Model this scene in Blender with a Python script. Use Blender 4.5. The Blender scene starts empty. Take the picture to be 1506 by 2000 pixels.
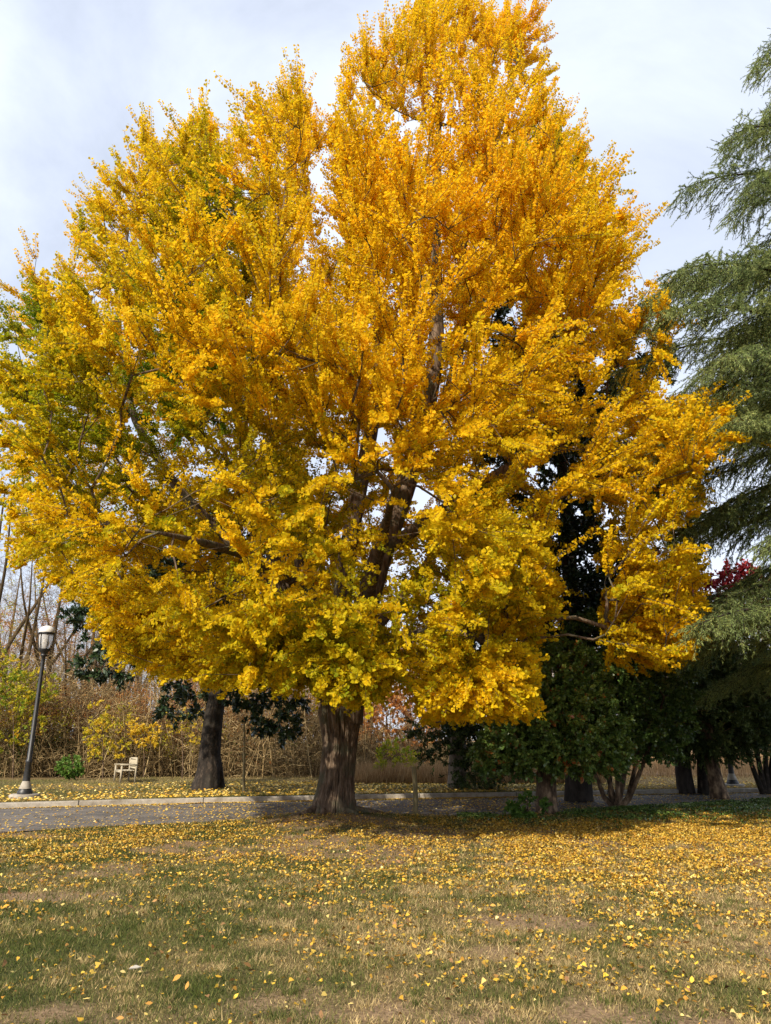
import bpy, math
import numpy as np
from mathutils import Vector
R = np.random.default_rng(11)
sc = bpy.context.scene
col = sc.collection

# ------------------------------------------------------------------ camera, sky, sun
CAMZ, FPX, PW, PH = 1.6, 1428.0, 1506.0, 2000.0
TH = math.radians(17.5)
cam = bpy.data.cameras.new('camera')
cam.sensor_fit = 'VERTICAL'; cam.sensor_height = 36.0; cam.lens = 36.0 * FPX / PH
cam.clip_start = 0.1; cam.clip_end = 3000
camo = bpy.data.objects.new('camera', cam); col.objects.link(camo)
camo.location = (0, 0, CAMZ); camo.rotation_euler = (math.radians(90) + TH, 0, 0)
sc.camera = camo

SUN_EL, SUN_PHI = math.radians(37), math.radians(34)          # behind the viewer, to the left
to_sun = Vector((-math.sin(SUN_PHI) * math.cos(SUN_EL), -math.cos(SUN_PHI) * math.cos(SUN_EL), math.sin(SUN_EL)))
sun = bpy.data.lights.new('sun', 'SUN'); sun.energy = 4.6; sun.angle = math.radians(0.8); sun.color = (1.0, 0.90, 0.74)
suno = bpy.data.objects.new('sun', sun); col.objects.link(suno)
suno.rotation_euler = (-to_sun).to_track_quat('-Z', 'Y').to_euler(); suno.location = (-20, -30, 40)

world = bpy.data.worlds.new('World'); sc.world = world; world.use_nodes = True
nt = world.node_tree; nt.nodes.clear()
def N(nt, t, **kw):
    n = nt.nodes.new(t)
    for k, v in kw.items(): setattr(n, k, v)
    return n
wo = N(nt, 'ShaderNodeOutputWorld'); bg = N(nt, 'ShaderNodeBackground')
sky = N(nt, 'ShaderNodeTexSky', sky_type='NISHITA'); sky.sun_disc = False
sky.sun_elevation = SUN_EL; sky.sun_rotation = math.pi + SUN_PHI; sky.air_density = 1.0; sky.dust_density = 1.5
tc = N(nt, 'ShaderNodeTexCoord'); mp = N(nt, 'ShaderNodeMapping'); mp.inputs['Scale'].default_value = (1.0, 2.0, 1.4)
mp.inputs['Rotation'].default_value = (0.2, 0.5, 0.6)
nz = N(nt, 'ShaderNodeTexNoise'); nz.inputs['Scale'].default_value = 1.5; nz.inputs['Detail'].default_value = 9; nz.inputs['Roughness'].default_value = 0.58
nz.inputs['Distortion'].default_value = 0.5
rp = N(nt, 'ShaderNodeValToRGB'); rp.color_ramp.elements[0].position = 0.30; rp.color_ramp.elements[0].color = (0.50,) * 3 + (1,)
rp.color_ramp.elements[1].position = 0.66; rp.color_ramp.elements[1].color = (0.98,) * 3 + (1,)
mx = N(nt, 'ShaderNodeMix', data_type='RGBA'); mx.inputs[7].default_value = (7.9, 8.6, 10.1, 1)      # thin bright cloud veil
L = nt.links.new
L(tc.outputs['Generated'], mp.inputs[0]); L(mp.outputs[0], nz.inputs[0]); L(nz.outputs[0], rp.inputs[0])
L(rp.outputs[0], mx.inputs[0]); L(sky.outputs[0], mx.inputs[6]); L(mx.outputs[2], bg.inputs[0])
bg.inputs[1].default_value = 0.09
L(bg.outputs[0], wo.inputs[0])
sc.view_settings.view_transform = 'Standard'; sc.view_settings.look = 'None'
sc.view_settings.exposure = 0.53; sc.view_settings.gamma = 1.0
sc.cycles.max_bounces = 9; sc.cycles.diffuse_bounces = 6; sc.cycles.transmission_bounces = 6; sc.cycles.transparent_max_bounces = 8
sc.cycles.use_adaptive_sampling = True

# ------------------------------------------------------------------ helpers
CT, ST = math.cos(TH), math.sin(TH)
def ray(px, py):
    u = (px - PW / 2) / FPX; v = (py - PH / 2) / FPX
    return u, CT + v * ST, ST - v * CT
def P(px, py, Y):
    a, b, c = ray(px, py); return np.array([a * Y / b, Y, CAMZ + c * Y / b])
def G(px, py, z=0.0):
    a, b, c = ray(px, py); t = (z - CAMZ) / c; return np.array([a * t, b * t, z])
def project(p):
    p = np.atleast_2d(p); dy = p[:, 1]; dz = p[:, 2] - CAMZ
    d = dy * CT + dz * ST; up = -dy * ST + dz * CT
    return PW / 2 + FPX * p[:, 0] / d, PH / 2 - FPX * up / d
def MPP(px, py, Y):                      # metres per photo pixel at that spot
    a, b, c = ray(px, py); return Y / b / FPX

def vnoise(p, seed=0):                   # value noise, any dimension, -1..1
    p = np.atleast_2d(np.asarray(p, float)); i = np.floor(p).astype(np.int64); f = p - i; f = f * f * (3 - 2 * f)
    D = p.shape[1]; out = np.zeros(len(p)); pr = [73856093, 19349663, 83492791][:D]
    for c in range(1 << D):
        w = np.ones(len(p)); h = np.full(len(p), seed * 2654435761 % 4294967291, np.int64)
        for d in range(D):
            b = (c >> d) & 1; w = w * (f[:, d] if b else 1 - f[:, d]); h ^= (i[:, d] + b) * pr[d]
        h = (h ^ (h >> 13)) * 1274126177 & 0x7fffffff; h = (h ^ (h >> 15)) * 374761393 & 0x7fffffff; h ^= h >> 12
        out += w * ((h & 0xffff) / 32767.5 - 1)
    return out
def fbm(p, seed=0, oct=4):
    p = np.atleast_2d(np.asarray(p, float)); s = 0; a = 1; t = 0
    for o in range(oct): s = s + a * vnoise(p * 2 ** o, seed + o * 17); t += a; a *= 0.55
    return s / t
def unit(v): return v / np.maximum(np.linalg.norm(v, axis=-1, keepdims=True), 1e-9)
def rdir(n): return unit(R.normal(size=(n, 3)))

class MB:                                # one mesh: arrays of verts, polygons of any size, float attributes per face
    def __init__(s): s.v = []; s.f = []; s.n = 0
    def add(s, verts, faces, hue=0.5, val=1.0):
        verts = np.asarray(verts, float).reshape(-1, 3); faces = np.asarray(faces, np.int64)
        m = len(faces)
        s.f.append((faces + s.n, np.broadcast_to(np.asarray(hue, float), (m,)), np.broadcast_to(np.asarray(val, float), (m,))))
        s.v.append(verts); s.n += len(verts); return s
    def build(s, name, mat, parent=None, smooth=False, loc=None):
        v = np.concatenate(s.v)
        if loc is not None: v = v - np.asarray(loc)
        me = bpy.data.meshes.new(name)
        nf = sum(len(f[0]) for f in s.f); nl = sum(f[0].size for f in s.f)
        me.vertices.add(len(v)); me.vertices.foreach_set('co', v.astype(np.float32).ravel())
        me.loops.add(nl); me.polygons.add(nf)
        me.loops.foreach_set('vertex_index', np.concatenate([f[0].ravel() for f in s.f]).astype(np.int32))
        tot = np.concatenate([np.full(len(f[0]), f[0].shape[1]) for f in s.f]).astype(np.int32)
        st = np.concatenate([[0], np.cumsum(tot)[:-1]]).astype(np.int32)
        me.polygons.foreach_set('loop_start', st)
        try: me.polygons.foreach_set('loop_total', tot)
        except Exception: pass
        for k, nm in ((1, 'hue'), (2, 'val')):
            a = me.attributes.new(nm, 'FLOAT', 'FACE'); a.data.foreach_set('value', np.concatenate([f[k] for f in s.f]).astype(np.float32))
        if smooth: me.polygons.foreach_set('use_smooth', np.ones(nf, bool))
        me.update(calc_edges=True); me.materials.append(mat)
        o = bpy.data.objects.new(name, me); col.objects.link(o)
        if parent is not None: o.parent = parent
        elif loc is not None: o.location = loc
        return o

def tag(o, label=None, cat=None, group=None, kind=None):
    if label: o['label'] = label
    if cat: o['category'] = cat
    if group: o['group'] = group
    if kind: o['kind'] = kind
    return o
def empty(name, loc, label, cat, group=None, rz=0.0):
    o = bpy.data.objects.new(name, None); col.objects.link(o); o.location = tuple(loc); o.rotation_euler = (0, 0, rz)
    o.empty_display_size = 0.3
    return tag(o, label, cat, group)
def dup(root, loc, rz, label, s=1.0):
    r = root.copy(); col.objects.link(r); r.location = tuple(loc); r.rotation_euler = (0, 0, rz); r.scale = (s, s, s)
    r['label'] = label
    for ch in list(root.children):
        c = ch.copy(); col.objects.link(c); c.parent = r
        for g in ch.children:
            d = g.copy(); col.objects.link(d); d.parent = c
    return r

def tube(mb, pts, rad, k=8, hue=0.5, val=1.0, cap=False):
    pts = np.asarray(pts, float); rad = np.broadcast_to(np.asarray(rad, float), (len(pts),))
    t = unit(np.gradient(pts, axis=0)); ref = np.array([0.93, 0.21, 0.13]) if abs(t[:, 0]).mean() < 0.8 else np.array([0.1, 0.2, 0.97])
    a = unit(np.cross(t, ref)); b = np.cross(t, a); an = np.arange(k) * 2 * math.pi / k
    ring = pts[:, None] + rad[:, None, None] * (a[:, None] * np.cos(an)[None, :, None] + b[:, None] * np.sin(an)[None, :, None])
    n = len(pts); i = np.arange(n - 1)[:, None] * k; j = np.arange(k)[None]; j2 = (j + 1) % k
    f = np.stack([i + j, i + j2, i + k + j2, i + k + j], -1).reshape(-1, 4)
    mb.add(ring, f, hue, val)
    if cap:
        mb.add(ring[0], [list(range(k))], hue, val); mb.add(ring[-1], [list(range(k))], hue, val)
def box(mb, c, s, rz=0.0, hue=0.5, val=1.0, rx=0.0, bev=0.0):
    c = np.asarray(c, float); s = np.asarray(s, float) / 2
    v = np.array([[x, y, z] for z in (-1, 1) for y in (-1, 1) for x in (-1, 1)]) * s
    if rx: v = v @ np.array([[1, 0, 0], [0, math.cos(rx), math.sin(rx)], [0, -math.sin(rx), math.cos(rx)]])
    if rz: v = v @ np.array([[math.cos(rz), math.sin(rz), 0], [-math.sin(rz), math.cos(rz), 0], [0, 0, 1]])
    mb.add(v + c, [[0, 2, 3, 1], [4, 5, 7, 6], [0, 1, 5, 4], [2, 6, 7, 3], [0, 4, 6, 2], [1, 3, 7, 5]], hue, val)
def lathe(mb, c, prof, k=24, hue=0.5, val=1.0):
    c = np.asarray(c, float); prof = np.asarray(prof, float); an = np.arange(k) * 2 * math.pi / k
    v = np.stack([prof[:, 0, None] * np.cos(an), prof[:, 0, None] * np.sin(an), np.repeat(prof[:, 1, None], k, 1)], -1) + c
    n = len(prof); i = np.arange(n - 1)[:, None] * k; j = np.arange(k)[None]; j2 = (j + 1) % k
    mb.add(v, np.stack([i + j, i + j2, i + k + j2, i + k + j], -1).reshape(-1, 4), hue, val)

# ------------------------------------------------------------------ materials
def ramp(nt, cols):
    r = N(nt, 'ShaderNodeValToRGB'); el = r.color_ramp.elements
    while len(el) < len(cols): el.new(0.5)
    for i, (p, c) in enumerate(cols): el[i].position = p; el[i].color = (*c, 1)
    return r
def leaf_mat(name, cols, trans=0.4, rough=0.5, spec=0.3):
    m = bpy.data.materials.new(name); m.use_nodes = True; nt = m.node_tree; nt.nodes.clear(); L = nt.links.new
    out = N(nt, 'ShaderNodeOutputMaterial'); at = N(nt, 'ShaderNodeAttribute', attribute_name='hue'); av = N(nt, 'ShaderNodeAttribute', attribute_name='val')
    r = ramp(nt, cols); L(at.outputs['Fac'], r.inputs[0])
    sc_ = N(nt, 'ShaderNodeVectorMath', operation='SCALE'); L(r.outputs[0], sc_.inputs[0]); L(av.outputs['Fac'], sc_.inputs['Scale'])
    b = N(nt, 'ShaderNodeBsdfPrincipled'); b.inputs['Roughness'].default_value = rough; b.inputs['Specular IOR Level'].default_value = spec
    L(sc_.outputs[0], b.inputs['Base Color'])
    if trans > 0:
        t = N(nt, 'ShaderNodeBsdfTranslucent'); L(sc_.outputs[0], t.inputs[0])
        mx = N(nt, 'ShaderNodeMixShader'); mx.inputs[0].default_value = trans
        L(b.outputs[0], mx.inputs[1]); L(t.outputs[0], mx.inputs[2]); L(mx.outputs[0], out.inputs[0])
    else: L(b.outputs[0], out.inputs[0])
    return m
def rough_mat(name, cols, scale=8, stretch=(1, 1, 1), bump=0.5, rough=0.85, dist=0.02, detail=8, moss=None, metal=0.0, spec=0.3):
    m = bpy.data.materials.new(name); m.use_nodes = True; nt = m.node_tree; b = nt.nodes['Principled BSDF']; L = nt.links.new
    tc = N(nt, 'ShaderNodeTexCoord'); mp = N(nt, 'ShaderNodeMapping'); mp.inputs['Scale'].default_value = stretch
    n = N(nt, 'ShaderNodeTexNoise'); n.inputs['Scale'].default_value = scale; n.inputs['Detail'].default_value = detail; n.inputs['Roughness'].default_value = 0.62
    r = ramp(nt, cols); L(tc.outputs['Object'], mp.inputs[0]); L(mp.outputs[0], n.inputs[0]); L(n.outputs[0], r.inputs[0])
    c = r.outputs[0]
    if moss:
        n2 = N(nt, 'ShaderNodeTexNoise'); n2.inputs['Scale'].default_value = 2.3; n2.inputs['Detail'].default_value = 5
        r2 = ramp(nt, [(0.5, (0, 0, 0)), (0.68, (1, 1, 1))]); L(tc.outputs['Object'], n2.inputs[0]); L(n2.outputs[0], r2.inputs[0])
        mx = N(nt, 'ShaderNodeMix', data_type='RGBA'); mx.inputs[7].default_value = (*moss, 1); L(r2.outputs[0], mx.inputs[0]); L(c, mx.inputs[6]); c = mx.outputs[2]
    L(c, b.inputs['Base Color']); b.inputs['Roughness'].default_value = rough; b.inputs['Metallic'].default_value = metal; b.inputs['Specular IOR Level'].default_value = spec
    if bump:
        bp = N(nt, 'ShaderNodeBump'); bp.inputs['Strength'].default_value = bump; bp.inputs['Distance'].default_value = dist
        L(n.outputs[0], bp.inputs['Height']); L(bp.outputs[0], b.inputs['Normal'])
    return m
M = {}
M['ginkgo_leaf'] = leaf_mat('ginkgo_leaf', [(0.0, (0.15, 0.24, 0.010)), (0.28, (0.42, 0.40, 0.012)), (0.5, (0.80, 0.58, 0.012)), (0.75, (0.94, 0.60, 0.012)), (1.0, (0.93, 0.50, 0.012))], 0.55, 0.6, 0.12)
M['ginkgo_bark'] = rough_mat('ginkgo_bark', [(0.3, (0.025, 0.016, 0.010)), (0.5, (0.13, 0.088, 0.057)), (0.72, (0.30, 0.215, 0.15))], 15, (1, 1, 0.22), 1.0, dist=0.07, moss=(0.10, 0.10, 0.06))
M['dark_bark'] = rough_mat('dark_bark', [(0.32, (0.006, 0.005, 0.004)), (0.55, (0.028, 0.020, 0.014)), (0.75, (0.12, 0.09, 0.065))], 11, (1, 1, 0.5), 0.8, dist=0.03, moss=(0.03, 0.025, 0.018))
M['black_bark'] = rough_mat('black_bark', [(0.3, (0.012, 0.010, 0.008)), (0.7, (0.07, 0.055, 0.045))], 8, (1, 1, 0.4), 0.8)
M['grey_bark'] = rough_mat('grey_bark', [(0.3, (0.10, 0.08, 0.065)), (0.7, (0.30, 0.25, 0.20))], 8, (1, 1, 0.3), 0.6)
M['tan_bark'] = rough_mat('tan_bark', [(0.35, (0.03, 0.02, 0.012)), (0.52, (0.14, 0.09, 0.055)), (0.66, (0.36, 0.25, 0.15))], 7, (1, 1, 0.5), 0.8)
M['twig'] = leaf_mat('twig', [(0, (0.04, 0.028, 0.018)), (0.35, (0.13, 0.088, 0.042)), (0.7, (0.37, 0.26, 0.12)), (1, (0.60, 0.46, 0.24))], 0, 0.8, 0.1)
M['magnolia_leaf'] = leaf_mat('magnolia_leaf', [(0, (0.014, 0.03, 0.012)), (0.6, (0.03, 0.06, 0.022)), (1, (0.07, 0.10, 0.04))], 0.06, 0.33, 0.5)
M['holly_leaf'] = leaf_mat('holly_leaf', [(0, (0.045, 0.09, 0.02)), (0.5, (0.12, 0.20, 0.04)), (0.9, (0.25, 0.34, 0.075)), (0.985, (0.30, 0.07, 0.02)), (1, (0.40, 0.14, 0.03))], 0.15, 0.35, 0.5)
M['yew_leaf'] = leaf_mat('yew_leaf', [(0, (0.035, 0.06, 0.018)), (0.6, (0.09, 0.13, 0.036)), (1, (0.20, 0.24, 0.07))], 0.12, 0.6, 0.2)
M['cedar_needle'] = leaf_mat('cedar_needle', [(0, (0.10, 0.15, 0.055)), (0.5, (0.24, 0.32, 0.11)), (1, (0.45, 0.50, 0.16))], 0.4, 0.55, 0.3)
M['maple_leaf'] = leaf_mat('maple_leaf', [(0, (0.11, 0.008, 0.012)), (0.6, (0.27, 0.018, 0.03)), (1, (0.42, 0.04, 0.04))], 0.35)
M['yellow_leaf'] = leaf_mat('yellow_leaf', [(0, (0.16, 0.26, 0.02)), (0.5, (0.48, 0.46, 0.03)), (1, (0.78, 0.52, 0.04))], 0.45)
M['orange_leaf'] = leaf_mat('orange_leaf', [(0, (0.16, 0.05, 0.03)), (0.5, (0.52, 0.22, 0.06)), (1, (0.72, 0.38, 0.12))], 0.4)
M['green_leaf'] = leaf_mat('green_leaf', [(0, (0.04, 0.10, 0.015)), (1, (0.16, 0.28, 0.04))], 0.35)
M['fallen'] = leaf_mat('fallen', [(0, (0.30, 0.16, 0.07)), (0.3, (0.72, 0.36, 0.05)), (0.6, (0.85, 0.55, 0.06)), (1, (0.90, 0.72, 0.28))], 0.15, 0.6, 0.2)
M['grass'] = leaf_mat('grass', [(0, (0.085, 0.11, 0.024)), (0.35, (0.18, 0.185, 0.05)), (0.6, (0.33, 0.26, 0.10)), (1, (0.62, 0.46, 0.22))], 0.3, 0.7, 0.15)
M['dry_grass'] = leaf_mat('dry_grass', [(0, (0.20, 0.12, 0.06)), (0.5, (0.42, 0.27, 0.13)), (1, (0.60, 0.42, 0.22))], 0.3, 0.8, 0.1)
M['black_metal'] = rough_mat('black_metal', [(0.3, (0.012, 0.012, 0.013)), (0.7, (0.03, 0.03, 0.032))], 20, bump=0.1, rough=0.45, spec=0.5)
M['pale_metal'] = rough_mat('pale_metal', [(0.3, (0.62, 0.60, 0.56)), (0.7, (0.8, 0.79, 0.76))], 14, bump=0.05, rough=0.4)
M['concrete'] = rough_mat('concrete', [(0.3, (0.27, 0.24, 0.20)), (0.7, (0.44, 0.40, 0.34))], 10, bump=0.3, moss=(0.20, 0.17, 0.13))
M['teak'] = rough_mat('teak', [(0.3, (0.34, 0.29, 0.20)), (0.7, (0.52, 0.46, 0.34))], 12, (1, 1, 4), 0.2)
M['post_wood'] = rough_mat('post_wood', [(0.3, (0.12, 0.10, 0.05)), (0.7, (0.28, 0.23, 0.12))], 12, (1, 1, 0.2), 0.4)
M['paper'] = rough_mat('paper', [(0.3, (0.36, 0.33, 0.27)), (0.7, (0.5, 0.46, 0.38))], 10, bump=0.1)
m = bpy.data.materials.new('lantern_glass'); m.use_nodes = True; b = m.node_tree.nodes['Principled BSDF']
b.inputs['Base Color'].default_value = (0.85, 0.83, 0.80, 1); b.inputs['Roughness'].default_value = 0.25; b.inputs['Transmission Weight'].default_value = 0.55; M['glass'] = m

# ------------------------------------------------------------------ ground
def road_near(x):  # near edge of the road, y at x
    return np.interp(x, RNX, RNY)
def road_far(x): return np.interp(x, RFX, RFY)
rn = np.array([G(*p)[:2] for p in [(-60, 1631), (0, 1627), (200, 1614), (400, 1606), (600, 1601), (870, 1597), (1050, 1590), (1150, 1584), (1300, 1576), (1506, 1562)]])
rf = np.array([G(*p)[:2] for p in [(0, 1581), (150, 1576), (300, 1572), (620, 1565), (700, 1563), (1050, 1557), (1300, 1552), (1506, 1549)]])
def extend(a, x0, x1):
    s0 = (a[1] - a[0]) / (a[1, 0] - a[0, 0]); s1 = (a[-1] - a[-2]) / (a[-1, 0] - a[-2, 0])
    return np.vstack([a[0] + s0 * (x0 - a[0, 0]), a, a[-1] + s1 * (x1 - a[-1, 0])])
rn = extend(rn, -60, 70); rf = extend(rf, -60, 70)
def smooth_line(a):
    x = np.linspace(-60, 70, 261); y = np.interp(x, a[:, 0], a[:, 1]); k = np.ones(9) / 9
    return x, np.convolve(np.pad(y, 4, 'edge'), k, 'valid')
RNX, RNY = smooth_line(rn); RFX, RFY = smooth_line(rf)
KH = 0.13
TRUNK = G(652, 1600)
def gh(x, y):                             # height of the near lawn
    d = road_near(x) - y; m = np.clip(d / 2.5, 0, 1)
    return m * (0.05 * vnoise(np.stack([x, y], -1) * 0.35, 3) + 0.012 * vnoise(np.stack([x, y], -1) * 1.7, 5)) \
        + 0.16 * np.exp(-((x - TRUNK[0]) ** 2 + (y - TRUNK[1]) ** 2) / 3.0) + 0.01 * np.clip(d, 0, 1)
def straw(x, y):                          # 0 green turf .. 1 straw
    q = np.stack([x, y], -1); f = fbm(q * 0.5, 21, 4) * 0.38 + fbm(q * 2.9, 41, 4) * 0.75
    bias = 0.43 + 0.22 * np.tanh((x - 0.2) / 2.2) - 0.10 * np.tanh((y - 11) / 3)
    return np.clip(bias + f, 0, 1)
def bare(x, y):                           # worn soil patches
    q = np.stack([x, y], -1); f = fbm(q * 0.6, 71, 4)
    s = np.clip((f - 0.28) * 5, 0, 1)
    for (px, py, rx, ry) in ((90, 1758, 1.0, 0.30), (600, 1660, 1.6, 0.8), (820, 1630, 1.2, 0.9), (640, 1612, 1.5, 0.9), (1030, 1800, 0.7, 0.35)):
        c = G(px, py); s = np.maximum(s, np.clip(1.5 - ((x - c[0]) / rx) ** 2 - ((y - c[1]) / ry) ** 2 + 0.8 * f, 0, 1))
    return s
def axis(lo, hi, c0, c1, fine, coarse):
    a = list(np.arange(c0, c1 + 1e-6, fine)); x = c0; s = fine
    while x > lo: s = min(s * 1.35, coarse); x -= s; a.insert(0, x)
    x = c1; s = fine
    while x < hi: s = min(s * 1.35, coarse); x += s; a.append(x)
    return np.array(a)
gx = axis(-400, 400, -9, 11, 0.14, 40); gy = axis(-200, 500, 3.5, 21, 0.14, 40)
X, Y = np.meshgrid(gx, gy); xs, ys = X.ravel(), Y.ravel()
zs = gh(xs, ys); zs = np.where(np.abs(xs) < 60, zs, 0); zs = np.where(ys > road_near(xs) - 0.05, -0.01, zs)
nx, ny = len(gx), len(gy); i = np.arange(ny - 1)[:, None] * nx; j = np.arange(nx - 1)[None]
gf = np.stack([i + j, i + j + 1, i + nx + j + 1, i + nx + j], -1).reshape(-1, 4)
def ground_mat():
    m = bpy.data.materials.new('turf_soil'); m.use_nodes = True; nt = m.node_tree; b = nt.nodes['Principled BSDF']; L = nt.links.new
    tc = N(nt, 'ShaderNodeTexCoord'); at = N(nt, 'ShaderNodeAttribute', attribute_name='straw'); ab = N(nt, 'ShaderNodeAttribute', attribute_name='bare')
    n = N(nt, 'ShaderNodeTexNoise'); n.inputs['Scale'].default_value = 35; n.inputs['Detail'].default_value = 8; n.inputs['Roughness'].default_value = 0.7
    L(tc.outputs['Object'], n.inputs[0])
    g = ramp(nt, [(0.35, (0.020, 0.028, 0.010)), (0.6, (0.08, 0.085, 0.03))]); s = ramp(nt, [(0.35, (0.07, 0.045, 0.022)), (0.62, (0.26, 0.18, 0.085))])  # turf and straw darkened: shadow down in the thatch is in the colour
    d = ramp(nt, [(0.35, (0.11, 0.07, 0.04)), (0.65, (0.34, 0.235, 0.14))])
    for r in (g, s, d): L(n.outputs[0], r.inputs[0])
    a1 = N(nt, 'ShaderNodeMix', data_type='RGBA'); L(at.outputs['Fac'], a1.inputs[0]); L(g.outputs[0], a1.inputs[6]); L(s.outputs[0], a1.inputs[7])
    a2 = N(nt, 'ShaderNodeMix', data_type='RGBA'); L(ab.outputs['Fac'], a2.inputs[0]); L(a1.outputs[2], a2.inputs[6]); L(d.outputs[0], a2.inputs[7])
    L(a2.outputs[2], b.inputs['Base Color']); b.inputs['Roughness'].default_value = 0.95; b.inputs['Specular IOR Level'].default_value = 0.1
    bp = N(nt, 'ShaderNodeBump'); bp.inputs['Strength'].default_value = 0.8; bp.inputs['Distance'].default_value = 0.02; L(n.outputs[0], bp.inputs['Height']); L(bp.outputs[0], b.inputs['Normal'])
    return m
M['turf'] = ground_mat()
def vattr(o, name, vals):
    a = o.data.attributes.new(name, 'FLOAT', 'POINT'); a.data.foreach_set('value', np.asarray(vals, np.float32))
g = MB().add(np.stack([xs, ys, zs], -1), gf).build('ground', M['turf'], smooth=True)
vattr(g, 'straw', straw(xs, ys)); vattr(g, 'bare', bare(xs, ys)); tag(g, 'lawn under the ginkgo', kind='structure')

def strip(xa, ya, za, xb, yb, zb, name, mat, sub=1):
    mb = MB(); n = len(xa); rows = []
    for k in range(sub + 1):
        t = k / sub; rows.append(np.stack([xa + (xb - xa) * t, ya + (yb - ya) * t, np.full(n, za + (zb - za) * t)], -1))
    v = np.concatenate(rows); i = np.arange(sub)[:, None] * n; j = np.arange(n - 1)[None]
    mb.add(v, np.stack([i + j, i + j + 1, i + n + j + 1, i + n + j], -1).reshape(-1, 4)); return mb.build(name, mat)
M['asphalt'] = rough_mat('asphalt', [(0.35, (0.095, 0.085, 0.08)), (0.65, (0.18, 0.165, 0.155))], 40, bump=0.4, dist=0.01, moss=(0.17, 0.155, 0.14))
tag(strip(RNX, RNY, 0.012, RFX, RFY, 0.012, 'road', M['asphalt'], 12), 'asphalt park road', kind='structure')
def kerb(xa, ya, h, w, name, z0=-0.05):
    mb = MB(); n = len(xa)
    t = unit(np.stack([np.gradient(xa), np.gradient(ya)], -1)); nn = np.stack([-t[:, 1], t[:, 0]], -1)
    pr = [(0, z0), (0, h - 0.03), (0.02, h), (w, h + 0.002), (w, z0)]
    v = np.concatenate([np.stack([xa + nn[:, 0] * a, ya + nn[:, 1] * a, np.full(n, b)], -1) for a, b in pr]); k = len(pr)
    i = np.arange(k - 1)[:, None] * n; j = np.arange(n - 1)[None]
    mb.add(v, np.stack([i + j, i + j + 1, i + n + j + 1, i + n + j], -1).reshape(-1, 4)); return mb.build(name, M['concrete'])
nt = M['asphalt'].node_tree; bn_ = nt.nodes['Principled BSDF']; src_ = bn_.inputs['Base Color'].links[0].from_socket
tc_ = N(nt, 'ShaderNodeTexCoord'); ds = N(nt, 'ShaderNodeTexNoise'); ds.inputs['Scale'].default_value = 1.2; vo = N(nt, 'ShaderNodeTexVoronoi', feature='DISTANCE_TO_EDGE'); vo.inputs['Scale'].default_value = 0.45
ad = N(nt, 'ShaderNodeVectorMath', operation='ADD'); rc = ramp(nt, [(0.0, (0.25, 0.25, 0.25)), (0.012, (1, 1, 1))]); n2 = N(nt, 'ShaderNodeTexNoise'); n2.inputs['Scale'].default_value = 0.7; n2.inputs['Detail'].default_value = 6
r2 = ramp(nt, [(0.35, (0.72, 0.72, 0.72)), (0.65, (1.15, 1.12, 1.08))]); m1 = N(nt, 'ShaderNodeMix', data_type='RGBA', blend_type='MULTIPLY'); m2 = N(nt, 'ShaderNodeMix', data_type='RGBA', blend_type='MULTIPLY'); m1.inputs[0].default_value = m2.inputs[0].default_value = 1
for a__, b__ in ((tc_.outputs['Object'], ds.inputs[0]), (tc_.outputs['Object'], ad.inputs[0]), (ds.outputs['Color'], ad.inputs[1]), (ad.outputs[0], vo.inputs[0]), (vo.outputs[0], rc.inputs[0]), (tc_.outputs['Object'], n2.inputs[0]), (n2.outputs[0], r2.inputs[0]), (src_, m1.inputs[6]), (rc.outputs[0], m1.inputs[7]), (m1.outputs[2], m2.inputs[6]), (r2.outputs[0], m2.inputs[7]), (m2.outputs[2], bn_.inputs['Base Color'])): nt.links.new(a__, b__)
# joints every 3 m: the kerb is laid in lengths
kx = np.linspace(-60, 70, 521); ky = np.interp(kx, RFX, RFY)
tag(kerb(kx, ky, KH + 0.02, 0.16, 'kerb'), 'concrete kerb along the far side of the road', kind='structure')
mb = MB()
for x in np.arange(-20, 30, 3.0):
    box(mb, (x, float(np.interp(x, RFX, RFY)) + 0.02, 0.07), (0.014, 0.056, 0.166))
M['joint'] = rough_mat('joint', [(0.3, (0.03, 0.028, 0.025)), (0.7, (0.06, 0.055, 0.05))], 10, bump=0)
tag(mb.build('kerb_joint', M['joint']), kind='structure')
ex = np.linspace(G(690, 1600)[0], G(1010, 1600)[0], 60); ey = np.interp(ex, RNX, RNY) - 0.05
tag(kerb(ex, ey, 0.05, 0.07, 'kerb_edging'), 'thin edging at the near side of the road', kind='structure')
# far lawn rises very gently behind the kerb
fx = axis(-500, 500, -30, 32, 0.5, 60); ft = np.concatenate([[0.0], np.cumsum(np.minimum(0.4 * 1.13 ** np.arange(60), 60))])
FX, FT = np.meshgrid(fx, ft); fyk = np.interp(FX, RFX, RFY) + 0.155; FY = fyk + FT
def fh(x, y):
    t = np.maximum(y - np.interp(x, RFX, RFY), 0)
    return KH + 0.0 * t + 0.05 * vnoise(np.stack([x, y], -1) * 0.3, 8) * np.clip(t / 4, 0, 1) * np.clip(1 - t / 80, 0, 1)
xs, ys = FX.ravel(), FY.ravel(); nx, ny = len(fx), len(ft); i = np.arange(ny - 1)[:, None] * nx; j = np.arange(nx - 1)[None]
far = MB().add(np.stack([xs, ys, fh(xs, ys)], -1), np.stack([i + j, i + j + 1, i + nx + j + 1, i + nx + j], -1).reshape(-1, 4)).build('far_lawn', M['turf'], smooth=True)
t_ = np.maximum(ys - np.interp(xs, RFX, RFY), 0)
def far_straw(x, y): return np.clip(0.40 + 0.5 * fbm(np.stack([x, y], -1) * 0.3, 33, 3) + np.clip((x - 6) / 4, 0, 1) * 0.5 + np.clip((y - 29) / 5, 0, 1) * 0.3, 0, 1)
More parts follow.
